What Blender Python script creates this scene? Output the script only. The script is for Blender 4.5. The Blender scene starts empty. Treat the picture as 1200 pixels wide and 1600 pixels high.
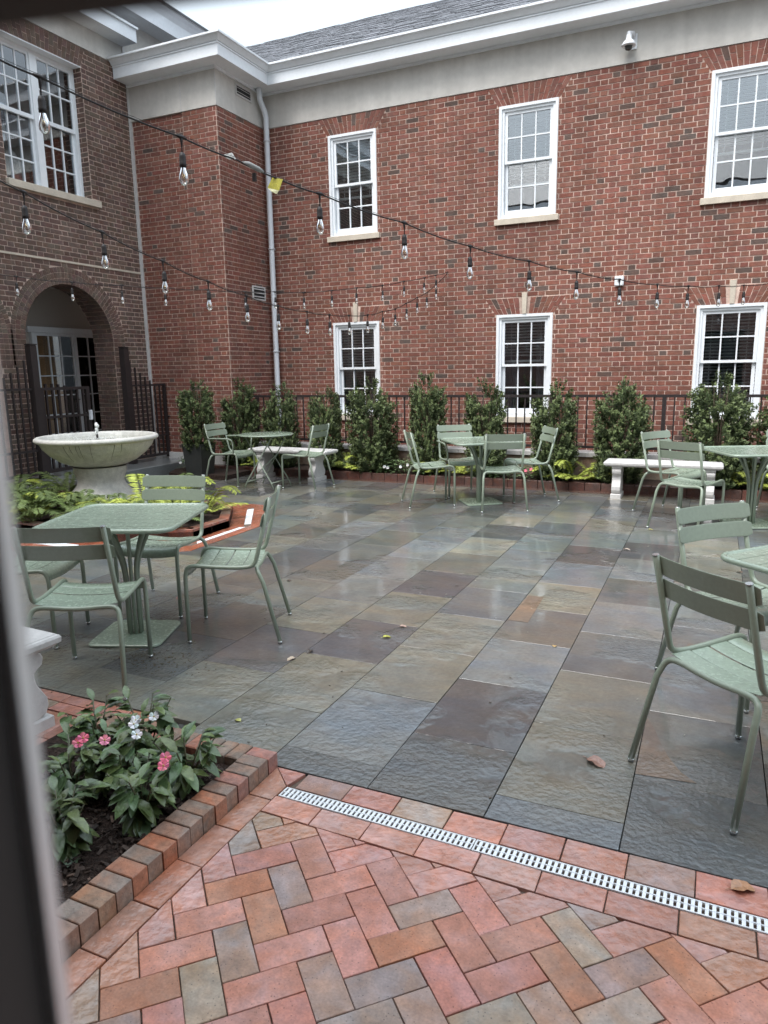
import bpy, math, random
import numpy as np
from mathutils import Vector, Matrix
R = math.radians
PI = math.pi
rnd = random.Random(7)
SC = bpy.context.scene
COL = SC.collection

# ------------------------------------------------------------------ camera
F_PX, YAW, PIT, ROL, HC = 1122.0, R(-24.70896), R(11.13413), R(-0.96172), 1.55
cy, sy, cp, sp = math.cos(YAW), math.sin(YAW), math.cos(PIT), math.sin(PIT)
FWD = Vector((sy*cp, cy*cp, -sp)); RT0 = Vector((cy, -sy, 0)); UP0 = RT0.cross(FWD)
cr, sr = math.cos(ROL), math.sin(ROL)
RT = cr*RT0 + sr*UP0
UP = -sr*RT0 + cr*UP0
CAMP = Vector((0, 0, HC))
cd = bpy.data.cameras.new('camera'); cam = bpy.data.objects.new('camera', cd); COL.objects.link(cam)
m = Matrix((RT, UP, -FWD)).transposed().to_4x4(); m.translation = CAMP
cam.matrix_world = m
cd.sensor_fit = 'HORIZONTAL'; cd.sensor_width = 7.3; cd.lens = 7.3*F_PX/1200.0
cd.clip_start = 0.01; cd.clip_end = 400
cd.dof.use_dof = True; cd.dof.focus_distance = 5.0; cd.dof.aperture_fstop = 2.6
SC.camera = cam

# ------------------------------------------------------------------ world, sun, exposure
SUN_EL, SUN_AZ = R(58), R(200)
w = bpy.data.worlds.new('World'); SC.world = w; w.use_nodes = True
nt = w.node_tree; nt.nodes.clear()
sky = nt.nodes.new('ShaderNodeTexSky'); sky.sky_type = 'NISHITA'; sky.sun_disc = False
sky.sun_elevation = SUN_EL; sky.sun_rotation = SUN_AZ
sky.air_density = 1.0; sky.dust_density = 6.0; sky.ozone_density = 1.5
hs = nt.nodes.new('ShaderNodeHueSaturation'); hs.inputs['Saturation'].default_value = 0.42
mixc = nt.nodes.new('ShaderNodeMix'); mixc.data_type = 'RGBA'; mixc.inputs[0].default_value = 0.55
mixc.inputs[7].default_value = (8.4, 9.7, 10.8, 1)
bg = nt.nodes.new('ShaderNodeBackground'); bg.inputs[1].default_value = 0.105
wo = nt.nodes.new('ShaderNodeOutputWorld')
nt.links.new(sky.outputs[0], hs.inputs['Color']); nt.links.new(hs.outputs[0], mixc.inputs[6])
tcw = nt.nodes.new('ShaderNodeTexCoord'); sxz = nt.nodes.new('ShaderNodeSeparateXYZ'); mrw = nt.nodes.new('ShaderNodeMapRange')
mrw.inputs['From Min'].default_value = 0; mrw.inputs['From Max'].default_value = 1; mrw.inputs['To Min'].default_value = .30; mrw.inputs['To Max'].default_value = 1.32
nt.links.new(tcw.outputs['Generated'], sxz.inputs[0]); nt.links.new(sxz.outputs[2], mrw.inputs[0])     # overcast: three times brighter overhead than at the horizon
vmw = nt.nodes.new('ShaderNodeVectorMath'); vmw.operation = 'SCALE'; nt.links.new(mixc.outputs[2], vmw.inputs[0]); nt.links.new(mrw.outputs[0], vmw.inputs['Scale'])
nt.links.new(vmw.outputs[0], bg.inputs[0]); nt.links.new(bg.outputs[0], wo.inputs[0])
sl = bpy.data.lights.new('sun', 'SUN'); sl.energy = 0.8; sl.angle = R(30); sl.color = (1, 0.97, 0.93)
so = bpy.data.objects.new('sun', sl); COL.objects.link(so)
sdir = Vector((math.cos(SUN_EL)*math.sin(SUN_AZ), math.cos(SUN_EL)*math.cos(SUN_AZ), math.sin(SUN_EL)))
so.rotation_euler = sdir.to_track_quat('Z', 'Y').to_euler()
vs = SC.view_settings
vs.view_transform = 'Standard'; vs.look = 'None'; vs.gamma = 1; vs.use_curve_mapping = False
vs.exposure = 1.36

# ------------------------------------------------------------------ helpers
def proj(p):
    d = Vector(p) - CAMP
    z = d.dot(FWD)
    if z <= 0.01: return None
    return (600 + F_PX*d.dot(RT)/z, 800 - F_PX*d.dot(UP)/z, z)

class MB:
    """collects vertices, faces and a colour per face"""
    def __init__(s): s.v = []; s.f = []; s.c = []; s.sm = []
    def add(s, vs, fs, c=(1, 1, 1), sm=False):
        n = len(s.v); s.v += [tuple(x) for x in vs]
        for f in fs: s.f.append(tuple(n+i for i in f)); s.c.append(c); s.sm.append(sm)
        return s
    def box(s, x0, x1, y0, y1, z0, z1, c=(1, 1, 1), M=None):
        p = [(x0, y0, z0), (x1, y0, z0), (x1, y1, z0), (x0, y1, z0), (x0, y0, z1), (x1, y0, z1), (x1, y1, z1), (x0, y1, z1)]
        if M is not None: p = [M @ Vector(q) for q in p]
        return s.add(p, [(0, 3, 2, 1), (4, 5, 6, 7), (0, 1, 5, 4), (1, 2, 6, 5), (2, 3, 7, 6), (3, 0, 4, 7)], c)
    def bbox(s, x0, x1, y0, y1, z0, z1, b=.004, c=(1, 1, 1), M=None):
        """box whose top edges are chamfered by b"""
        p = [(x0, y0, z0), (x1, y0, z0), (x1, y1, z0), (x0, y1, z0), (x0, y0, z1-b), (x1, y0, z1-b), (x1, y1, z1-b), (x0, y1, z1-b),
             (x0+b, y0+b, z1), (x1-b, y0+b, z1), (x1-b, y1-b, z1), (x0+b, y1-b, z1)]
        if M is not None: p = [M @ Vector(q) for q in p]
        return s.add(p, [(0, 3, 2, 1), (8, 9, 10, 11), (0, 1, 5, 4), (1, 2, 6, 5), (2, 3, 7, 6), (3, 0, 4, 7), (4, 5, 9, 8), (5, 6, 10, 9), (6, 7, 11, 10), (7, 4, 8, 11)], c)
    def prism(s, poly, z0, z1, c=(1, 1, 1), M=None, b=0.0, sm=False):
        n = len(poly)
        area = sum(poly[i][0]*poly[(i+1) % n][1]-poly[(i+1) % n][0]*poly[i][1] for i in range(n))
        if area < 0: poly = poly[::-1]
        if b > 0:
            cx = sum(p[0] for p in poly)/n; cyy = sum(p[1] for p in poly)/n
            ins = []
            for p in poly:
                d = math.hypot(p[0]-cx, p[1]-cyy) or 1
                k = 1-b*1.3/d
                ins.append((cx+(p[0]-cx)*k, cyy+(p[1]-cyy)*k))
            rings = [[(p[0], p[1], z0) for p in poly], [(p[0], p[1], z1-b) for p in poly], [(p[0], p[1], z1) for p in ins]]
        else:
            rings = [[(p[0], p[1], z0) for p in poly], [(p[0], p[1], z1) for p in poly]]
        vs = [q for r in rings for q in r]
        if M is not None: vs = [M @ Vector(q) for q in vs]
        fs = [tuple(range(n))[::-1], tuple((len(rings)-1)*n+i for i in range(n))]
        for k in range(len(rings)-1):
            for i in range(n):
                j = (i+1) % n
                fs.append((k*n+i, k*n+j, (k+1)*n+j, (k+1)*n+i))
        s.add(vs, fs[:2], c); n0 = len(s.v)-len(vs)
        for f in fs[2:]: s.f.append(tuple(n0+i for i in f)); s.c.append(c); s.sm.append(sm)
        return s
    def tube(s, pts, r, n=8, c=(1, 1, 1), cap=True, closed=False):
        pts = [Vector(p) for p in pts]; N = len(pts)
        rs = r if isinstance(r, (list, tuple)) else [r]*N
        t0 = (pts[1]-pts[0]).normalized()
        a = Vector((0, 0, 1)) if abs(t0.z) < .9 else Vector((1, 0, 0))
        nrm = t0.cross(a).normalized(); vs = []
        for i in range(N):
            if closed: t = pts[(i+1) % N]-pts[i-1]
            elif i == 0: t = pts[1]-pts[0]
            elif i == N-1: t = pts[-1]-pts[-2]
            else: t = (pts[i+1]-pts[i]).normalized()+(pts[i]-pts[i-1]).normalized()
            t.normalize()
            nrm = (nrm-t*nrm.dot(t)).normalized(); b = t.cross(nrm)
            for k in range(n):
                q = 2*PI*k/n
                vs.append(pts[i]+rs[i]*(math.cos(q)*nrm+math.sin(q)*b))
        fs = []
        for i in range(N if closed else N-1):
            for k in range(n):
                k2 = (k+1) % n; i2 = (i+1) % N
                fs.append((i*n+k, i*n+k2, i2*n+k2, i2*n+k))
        s.add(vs, fs, c, True)
        if cap and not closed:
            n0 = len(s.v)-len(vs)
            s.f.append(tuple(n0+k for k in range(n))[::-1]); s.c.append(c); s.sm.append(False)
            s.f.append(tuple(n0+(N-1)*n+k for k in range(n))); s.c.append(c); s.sm.append(False)
        return s
    def lathe(s, prof, n=24, o=(0, 0, 0), c=(1, 1, 1)):
        vs = []
        for r_, z in prof:
            for k in range(n):
                q = 2*PI*k/n; vs.append((o[0]+r_*math.cos(q), o[1]+r_*math.sin(q), o[2]+z))
        fs = []
        for i in range(len(prof)-1):
            for k in range(n):
                k2 = (k+1) % n
                fs.append((i*n+k, i*n+k2, (i+1)*n+k2, (i+1)*n+k))
        return s.add(vs, fs, c, True)
    def mesh(s, name, mat):
        me = bpy.data.meshes.new(name)
        me.from_pydata(s.v, [], s.f)
        ca = me.color_attributes.new('Col', 'FLOAT_COLOR', 'CORNER')
        cnt = np.array([len(f) for f in s.f]); c = np.ones((len(s.f), 4), np.float32)
        c[:, :3] = np.array([x[:3] for x in s.c], np.float32).reshape(-1, 3)
        ca.data.foreach_set('color', np.repeat(c, cnt, axis=0).ravel())
        me.polygons.foreach_set('use_smooth', s.sm)
        me.materials.append(mat); me.update()
        return me

def tag(o, label=None, cat=None, group=None, kind=None):
    if label: o['label'] = label
    if cat: o['category'] = cat
    if group: o['group'] = group
    if kind: o['kind'] = kind
    return o
def attach(o, parent):
    if parent is not None:
        o.parent = parent
    return o
def obj(name, mb, mat, parent=None, label=None, kind=None, world=True, color=None):
    """one mesh object; its vertices are in world coordinates unless world is False"""
    me = mb if isinstance(mb, bpy.types.Mesh) else mb.mesh(name, mat)
    o = bpy.data.objects.new(name, me); COL.objects.link(o)
    if parent is not None:
        o.parent = parent
        if world: o.matrix_parent_inverse = wm(parent).inverted()
    if color is not None: o.color = (*color[:3], 1)
    return tag(o, label, None, None, kind)
WM = {}
def wm(o):
    m = Matrix.Translation(o.location) @ o.rotation_euler.to_matrix().to_4x4()
    if o.parent is not None: return wm(o.parent) @ o.matrix_parent_inverse @ m
    return m
def thing(name, label, cat, loc=(0, 0, 0), rotz=0, group=None):
    o = bpy.data.objects.new(name, None); COL.objects.link(o); o.empty_display_size = .1
    o.location = loc; o.rotation_euler = (0, 0, rotz)
    return tag(o, label, cat, group)
def copy_tree(o, parent=None):
    c = o.copy(); COL.objects.link(c)
    if parent is not None: c.parent = parent; c.matrix_parent_inverse = o.matrix_parent_inverse.copy()
    for ch in list(o.children): copy_tree(ch, c)
    return c

# ------------------------------------------------------------------ materials
def mat(name, base=(.5, .5, .5), rough=.6, spec=.5, metal=0, coat=0, coatr=.05, noise=None, bump=None, attr=True, trans=0, coat_bump=None, rvar=None, ior=1.5, coat_ior=1.45, tint=None, speck=None, wnoise=None, stretch=None, ripple=False):
    """noise=(scale, amount), bump=(scale, distance), coat_bump=(scale, dist); colours multiply with the mesh attribute and the object colour"""
    m = bpy.data.materials.new(name); m.use_nodes = True; n = m.node_tree; n.nodes.clear()
    L = n.links.new
    p = n.nodes.new('ShaderNodeBsdfPrincipled'); out = n.nodes.new('ShaderNodeOutputMaterial'); L(p.outputs[0], out.inputs[0])
    tc = n.nodes.new('ShaderNodeNewGeometry'); oi = n.nodes.new('ShaderNodeObjectInfo')
    add = n.nodes.new('ShaderNodeVectorMath'); add.operation = 'ADD'
    mul = n.nodes.new('ShaderNodeMath'); mul.operation = 'MULTIPLY'; mul.inputs[1].default_value = 37.0
    L(oi.outputs['Random'], mul.inputs[0]); L(tc.outputs['Position'], add.inputs[0]); L(mul.outputs[0], add.inputs[1])
    vec = add.outputs[0]
    def mulcol(a, b):
        x = n.nodes.new('ShaderNodeMix'); x.data_type = 'RGBA'; x.blend_type = 'MULTIPLY'; x.inputs[0].default_value = 1
        for s, i in ((a, 6), (b, 7)):
            if isinstance(s, tuple): x.inputs[i].default_value = (*s[:3], 1)
            else: L(s, x.inputs[i])
        return x.outputs[2]
    col = (*base, 1)
    if attr:
        at = n.nodes.new('ShaderNodeAttribute'); at.attribute_name = 'Col'
        col = mulcol(mulcol(col, at.outputs['Color']), oi.outputs['Color'])
    if noise:
        for (sc, am) in (noise if isinstance(noise[0], tuple) else (noise,)):
            nz = n.nodes.new('ShaderNodeTexNoise'); nz.inputs['Scale'].default_value = sc; nz.inputs['Detail'].default_value = 5
            L(vec, nz.inputs['Vector'])
            mr = n.nodes.new('ShaderNodeMapRange'); mr.inputs['From Min'].default_value = .3; mr.inputs['From Max'].default_value = .7
            mr.inputs['To Min'].default_value = 1-am; mr.inputs['To Max'].default_value = 1+am; L(nz.outputs[0], mr.inputs[0])
            cb = n.nodes.new('ShaderNodeCombineColor')
            for i in range(3): L(mr.outputs[0], cb.inputs[i])
            col = mulcol(col, cb.outputs[0])
    if tint:
        for (sc, ca, cb_) in (tint if isinstance(tint[0], tuple) else (tint,)):
            nz = n.nodes.new('ShaderNodeTexNoise'); nz.inputs['Scale'].default_value = sc; nz.inputs['Detail'].default_value = 6; nz.inputs['Distortion'].default_value = .6
            v_ = vec
            if stretch:
                mp = n.nodes.new('ShaderNodeMapping'); mp.inputs['Scale'].default_value = stretch; L(vec, mp.inputs['Vector']); v_ = mp.outputs[0]
            L(v_, nz.inputs['Vector']); cr_ = n.nodes.new('ShaderNodeValToRGB'); L(nz.outputs[0], cr_.inputs[0])
            cr_.color_ramp.elements[0].position = .38; cr_.color_ramp.elements[1].position = .62
            cr_.color_ramp.elements[0].color = (*ca, 1); cr_.color_ramp.elements[1].color = (*cb_, 1); col = mulcol(col, cr_.outputs[0])
    if wnoise:
        for (sc, am) in (wnoise if isinstance(wnoise[0], tuple) else (wnoise,)):
            nz = n.nodes.new('ShaderNodeTexNoise'); nz.inputs['Scale'].default_value = 1; nz.inputs['Detail'].default_value = 6
            mp = n.nodes.new('ShaderNodeMapping'); mp.inputs['Scale'].default_value = sc; L(tc.outputs['Position'], mp.inputs['Vector']); L(mp.outputs[0], nz.inputs['Vector'])
            mr = n.nodes.new('ShaderNodeMapRange'); mr.inputs['From Min'].default_value = .35; mr.inputs['From Max'].default_value = .65
            mr.inputs['To Min'].default_value = 1-am; mr.inputs['To Max'].default_value = 1+am*.7; L(nz.outputs[0], mr.inputs[0])
            cb = n.nodes.new('ShaderNodeCombineColor')
            for i in range(3): L(mr.outputs[0], cb.inputs[i])
            col = mulcol(col, cb.outputs[0])
    if speck:
        vo = n.nodes.new('ShaderNodeTexVoronoi'); vo.inputs['Scale'].default_value = speck[0]; L(vec, vo.inputs['Vector'])
        mr = n.nodes.new('ShaderNodeMapRange'); mr.inputs['From Min'].default_value = speck[1]*.6; mr.inputs['From Max'].default_value = speck[1]
        mr.inputs['To Min'].default_value = 1-speck[2]; mr.inputs['To Max'].default_value = 1; L(vo.outputs['Distance'], mr.inputs[0])
        cb = n.nodes.new('ShaderNodeCombineColor')
        for i in range(3): L(mr.outputs[0], cb.inputs[i])
        col = mulcol(col, cb.outputs[0])
    if isinstance(col, tuple): p.inputs['Base Color'].default_value = col
    else: L(col, p.inputs['Base Color'])
    p.inputs['Roughness'].default_value = rough; p.inputs['Metallic'].default_value = metal
    p.inputs['Specular IOR Level'].default_value = spec; p.inputs['IOR'].default_value = ior
    p.inputs['Coat Weight'].default_value = coat; p.inputs['Coat Roughness'].default_value = coatr; p.inputs['Coat IOR'].default_value = coat_ior
    p.inputs['Transmission Weight'].default_value = trans
    def bmp(spec_, sock):
        prev = None
        for (sc, d) in (spec_ if isinstance(spec_[0], tuple) else (spec_,)):
            nz = n.nodes.new('ShaderNodeTexNoise'); nz.inputs['Scale'].default_value = sc; nz.inputs['Detail'].default_value = 4
            L(vec, nz.inputs['Vector'])
            b = n.nodes.new('ShaderNodeBump'); b.inputs['Distance'].default_value = d; b.inputs['Strength'].default_value = 1
            L(nz.outputs[0], b.inputs['Height'])
            if prev: L(prev, b.inputs['Normal'])
            prev = b.outputs[0]
        L(prev, p.inputs[sock])
    if bump: bmp(bump, 'Normal')
    if coat_bump: bmp(coat_bump, 'Coat Normal')
    if ripple:      # shallow running water: patches of fine ripples, more of them towards the drain where it collects
        def tex(sc, det=3):
            t_ = n.nodes.new('ShaderNodeTexNoise'); t_.inputs['Scale'].default_value = sc; t_.inputs['Detail'].default_value = det; L(tc.outputs['Position'], t_.inputs['Vector']); return t_.outputs[0]
        def mth(op, a, b):
            x = n.nodes.new('ShaderNodeMath'); x.operation = op
            for i_, q_ in enumerate((a, b)):
                if isinstance(q_, (int, float)): x.inputs[i_].default_value = q_
                else: L(q_, x.inputs[i_])
            return x.outputs[0]
        sx = n.nodes.new('ShaderNodeSeparateXYZ'); L(tc.outputs['Position'], sx.inputs[0])
        near = n.nodes.new('ShaderNodeMapRange'); near.inputs['From Min'].default_value = 2.3; near.inputs['From Max'].default_value = 3.3; near.inputs['To Min'].default_value = .20; near.inputs['To Max'].default_value = .0; L(sx.outputs[1], near.inputs[0])
        mk = n.nodes.new('ShaderNodeMapRange'); mk.interpolation_type = 'SMOOTHSTEP'; mk.inputs['From Min'].default_value = .52; mk.inputs['From Max'].default_value = .62; L(mth('ADD', tex(1.7, 4), near.outputs[0]), mk.inputs[0])
        amp = mth('ADD', mth('MULTIPLY', mk.outputs[0], .90), .035)
        b1 = n.nodes.new('ShaderNodeBump'); b1.inputs['Distance'].default_value = .009; L(mth('MULTIPLY', tex(24), amp), b1.inputs['Height'])
        b2 = n.nodes.new('ShaderNodeBump'); b2.inputs['Distance'].default_value = .010; L(mth('MULTIPLY', tex(46), amp), b2.inputs['Height']); L(b1.outputs[0], b2.inputs['Normal'])
        b3 = n.nodes.new('ShaderNodeBump'); b3.inputs['Distance'].default_value = .0016; L(tex(3.5), b3.inputs['Height']); L(b2.outputs[0], b3.inputs['Normal'])
        L(b3.outputs[0], p.inputs['Coat Normal'])
    if rvar:
        nz = n.nodes.new('ShaderNodeTexNoise'); nz.inputs['Scale'].default_value = rvar[0]; nz.inputs['Detail'].default_value = 4; L(vec, nz.inputs['Vector'])
        mr = n.nodes.new('ShaderNodeMapRange'); mr.inputs['From Min'].default_value = .38; mr.inputs['From Max'].default_value = .62
        mr.inputs['To Min'].default_value = rvar[1]; mr.inputs['To Max'].default_value = rvar[2]; L(nz.outputs[0], mr.inputs[0])
        L(mr.outputs[0], p.inputs['Coat Roughness' if coat else 'Roughness'])
    m['n'] = 0
    return m

M_BRICK = mat('wall_brick', (1, 1, 1), .85, .3, noise=((14, .16), (90, .16)), bump=((160, .0012), (40, .002)), tint=(7, (1.06, .94, .9), (.94, 1.05, 1.08)), wnoise=(((.8, .8, .5), .12), ((5, 5, .7), .07)))
M_MORTAR = mat('mortar', (.60, .455, .385), .95, .2, noise=((9, .22), (120, .2)), bump=(200, .001), wnoise=(((.8, .8, .5), .15), ((5, 5, .7), .12)))
M_STUCCO = mat('stucco', (.60, .575, .535), .9, .3, noise=((1.2, .07), (14, .05)), bump=(140, .0015), wnoise=(((6, 6, .5), .07), ((.7, .7, .7), .06)))
M_WHITE = mat('white_paint', (.82, .845, .87), .45, .4, noise=((2.0, .04), (20, .03)))
M_FASCIA = mat('fascia_paint', (.83, .86, .89), .45, .4, noise=((1.4, .06), (22, .03)))
M_STONE = mat('limestone', (.58, .51, .42), .8, .3, noise=((8, .1), (60, .08)), bump=(90, .001))
M_ROOF = mat('slate_shingle', (1, 1, 1), .45, .5, coat=.3, coatr=.25, noise=((20, .35), (70, .3)), bump=(60, .004))
M_SLAB = mat('wet_bluestone', (1, 1, 1), .45, .5, coat=1, coatr=.06, noise=((1.3, .16), (6, .14), (45, .14)), bump=((26, .003), (120, .0006)), ripple=True, rvar=(3.2, .02, .13), coat_ior=1.62, tint=((1.6, (1.10, 1.04, .93), (.90, .96, 1.02)), (5, (1.04, 1, .965), (.965, 1, 1.025))), stretch=(1, 2.2, 1), speck=(55, .12, .35))
M_PAVER = mat('damp_clay_paver', (1, 1, 1), .55, .4, coat=.35, coatr=.2, noise=((9, .2), (34, .14), (130, .14)), bump=((20, .003), (140, .0016)), rvar=(7, .08, .45), tint=((9, (1.08, .92, .76), (.97, 1.03, 1.08)), (2.5, (1.05, .98, .93), (.94, 1, 1.03))), speck=(70, .16, .55))
M_PAVERW = mat('wet_clay_paver', (1, 1, 1), .5, .5, coat=1, coatr=.08, noise=((9, .22), (40, .15)), bump=((20, .004), (90, .0012)), coat_bump=((14, .006), (36, .007)), rvar=(8, .02, .14), coat_ior=1.65, tint=((9, (1.08, .9, .72), (.97, 1.03, 1.08)), (2.5, (1.05, .98, .93), (.94, 1, 1.03))), speck=(70, .14, .5))
M_JOINT = mat('joint_sand', (.13, .095, .075), .9, .3, noise=(60, .3), bump=(150, .002))
M_GROUT = mat('dark_grout', (.07, .07, .065), .9, .2, noise=(30, .3))
M_KERB = mat('kerb_brick', (1, 1, 1), .6, .4, coat=.6, coatr=.2, noise=((10, .2), (50, .22)), bump=((30, .004), (90, .002)), tint=(12, (1.12, .9, .76), (.94, 1.03, 1.06)), speck=(80, .16, .5))
M_GREEN = mat('sage_powder_coat', (.25, .298, .23), .42, .5, coat=.5, coatr=.12, noise=((3, .05), (60, .05)), bump=(300, .0003))
M_GREENW = mat('sage_coat_lit_with_raindrops', (.275, .345, .268), .4, .5, coat=1, coatr=.08, noise=((4, .06), (60, .13)), bump=(300, .0003), coat_bump=((60, .0022), (150, .0010)), rvar=(45, .02, .3))  # paler than the plain coat: light on seats and tabletops painted in, with raindrops
M_CHROME = mat('bright_cap', (.75, .78, .78), .25, .5, metal=1)
M_RUBBER = mat('foot_rubber', (.03, .03, .03), .6)
M_IRON = mat('dark_iron', (.028, .021, .021), .5, .5, noise=(30, .2))
M_CONC = mat('cast_stone', (.60, .585, .57), .75, .35, coat=.25, coatr=.3, noise=((3, .09), (40, .09)), bump=((60, .0015), (9, .002)))
M_FOUNT = mat('weathered_stone', (.58, .57, .53), .7, .35, coat=.3, coatr=.25, noise=((3, .14), (18, .13), (80, .1)), bump=((50, .002), (8, .003)))
M_MULCH = mat('mulch', (.042, .026, .02), .9, .3, noise=((40, .5), (150, .4)), bump=((60, .02), (150, .008)))
M_CHIP = mat('mulch_chip', (1, 1, 1), .7, .4, noise=(60, .3))
M_LEAF = mat('glossy_leaf', (1, 1, 1), .5, .3, noise=(40, .15))
M_FERN = mat('fern_leaf', (1, 1, 1), .6, .35, noise=(30, .15))
M_BLEAF = mat('impatiens_leaf', (1, 1, 1), .4, .5, coat=.45, coatr=.16, noise=((60, .2),), bump=(70, .004))
M_PETAL = mat('petal', (1, 1, 1), .6, .3, noise=(60, .06))
M_STEM = mat('woody_stem', (.09, .065, .045), .85)
M_WIRE = mat('black_cable', (.018, .014, .014), .5, .4)
M_BLIND = mat('blind_slat', (.82, .84, .85), .5)
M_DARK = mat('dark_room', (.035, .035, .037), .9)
M_ROOM = mat('room_painted_glow', (.42, .28, .16), .9, noise=(1.2, .25))  # the room's warm light is painted into this colour
M_CURTAIN = mat('curtain', (.22, .24, .27), .8, noise=(3, .15))
M_METAL = mat('galvanised_pipe', (.70, .73, .77), .4, .5, noise=(3, .06))
M_TILE = mat('landing_paving', (.17, .18, .18), .4, .5, coat=.8, coatr=.15, noise=((2, .15), (30, .1)), coat_bump=(12, .002))
M_FRAME = mat('near_door_frame', (.05, .045, .042), .6, .3)
M_STRIP = mat('near_metal_strip', (.95, .97, .98), .4, .5, metal=.65)
M_POT = mat('dark_planter', (.035, .037, .035), .35, .5, coat=.6, coatr=.12, noise=(8, .2))
M_PLASTER = mat('porch_plaster', (.50, .46, .42), .9)
M_WATER = mat('water', (.30, .31, .22), .05, .5, coat=1, coatr=.02, bump=((24, .02), (70, .008)))
M_FOAM = mat('water_jet', (.9, .92, .93), .15, .6, coat=1, coatr=.05)

def glass(name, tint=(.9, .93, .93), refl=.16, wob=.0025):
    m = bpy.data.materials.new(name); m.use_nodes = True; n = m.node_tree; n.nodes.clear(); L = n.links.new
    out = n.nodes.new('ShaderNodeOutputMaterial'); mx = n.nodes.new('ShaderNodeMixShader')
    tr = n.nodes.new('ShaderNodeBsdfTransparent'); tr.inputs[0].default_value = (*tint, 1)
    gl = n.nodes.new('ShaderNodeBsdfGlossy'); gl.inputs['Roughness'].default_value = .01; gl.inputs['Color'].default_value = (.95, .97, 1, 1)
    lw = n.nodes.new('ShaderNodeFresnel'); lw.inputs[0].default_value = 1.5
    mr = n.nodes.new('ShaderNodeMapRange'); mr.inputs['From Min'].default_value = .04; mr.inputs['From Max'].default_value = 1
    mr.inputs['To Min'].default_value = refl; mr.inputs['To Max'].default_value = 1; L(lw.outputs[0], mr.inputs[0])
    g = n.nodes.new('ShaderNodeNewGeometry'); nz = n.nodes.new('ShaderNodeTexNoise'); nz.inputs['Scale'].default_value = 1.6
    b = n.nodes.new('ShaderNodeBump'); b.inputs['Distance'].default_value = wob; L(g.outputs['Position'], nz.inputs['Vector']); L(nz.outputs[0], b.inputs['Height'])
    L(b.outputs[0], gl.inputs['Normal'])
    L(mr.outputs[0], mx.inputs[0]); L(tr.outputs[0], mx.inputs[1]); L(gl.outputs[0], mx.inputs[2]); L(mx.outputs[0], out.inputs[0])
    return m
M_GLASS = glass('window_glass', refl=.2)
M_BULB = glass('bulb_glass', (.97, .96, .93), .28)

# ------------------------------------------------------------------ bricks
# wall planes: origin O, horizontal unit U (along the wall), outward normal N; v is height
class Plane:
    def __init__(s, O, U, N): s.O = Vector(O); s.U = Vector(U).normalized(); s.N = Vector(N).normalized()
    def M(s): return Matrix(((s.U.x, s.N.x, 0, s.O.x), (s.U.y, s.N.y, 0, s.O.y), (0, 0, 1, 0), (0, 0, 0, 1)))
    def P(s, u, v, d=0): return s.O+s.U*u+s.N*d+Vector((0, 0, v))

CRS = .0677
def red_tone():
    r = rnd.random()
    if r < .06: k = rnd.uniform(.8, 1.2); return (.115*k, .078*k, .066*k)
    k = rnd.uniform(.80, 1.16)
    return (.215*k, .090*k*rnd.uniform(.95, 1.05), .067*k*rnd.uniform(.96, 1.04))
def brown_tone():
    k = rnd.uniform(.8, 1.18)
    return (.150*k, .100*k*rnd.uniform(.92, 1.08), .082*k)
class BrickSet:
    """bricks of one building: those that show largest become objects, the rest one joined part"""
    def __init__(s): s.items = []
    def add(s, poly, plane, tone, d0=-.04, d1=.0):
        s.items.append((poly, plane, tone, d0, d1))
    def emit(s, name, material, parent, nmax=300, stuffname=None):
        sc = []
        for it in s.items:
            pts = [proj(it[1].P(u, v)) for u, v in it[0]]
            if any(p is None for p in pts): sc.append(0); continue
            cx = sum(p[0] for p in pts)/len(pts); cyy = sum(p[1] for p in pts)/len(pts)
            if not (0 < cx < 1200 and 0 < cyy < 1600): sc.append(0); continue
            a = abs(sum(pts[i][0]*pts[(i+1) % len(pts)][1]-pts[(i+1) % len(pts)][0]*pts[i][1] for i in range(len(pts))))/2
            sc.append(a)
        order = sorted(range(len(sc)), key=lambda i: -sc[i])
        big = set(i for i in order[:nmax] if sc[i] > 20)
        cache = {}; st = MB()
        for i, (poly, pl, tone, d0, d1) in enumerate(s.items):
            Mx = pl.M() @ Matrix(((1, 0, 0, 0), (0, 0, 1, 0), (0, 1, 0, 0), (0, 0, 0, 1)))   # (u,v,depth) -> (u,depth,v)
            if i in big:
                u0, v0 = poly[0]
                key = (tuple((round(u-u0, 3), round(v-v0, 3)) for u, v in poly), round(d0, 3), round(d1, 3), pl.N[:])
                if key not in cache:
                    mb = MB()
                    Mr = Mx.copy(); Mr.translation = (0, 0, 0)
                    mb.prism([(u-u0, v-v0) for u, v in poly], d0, d1, M=Mr)
                    cache[key] = mb.mesh(name, material)
                o = obj(name, cache[key], material, parent, color=tone, world=True)
                o.location = pl.P(u0, v0)
            else:
                st.prism(poly, d0, d1, tone, M=Mx)
        if st.v: obj(stuffname or name, st, material, parent, kind='stuff')

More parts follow.
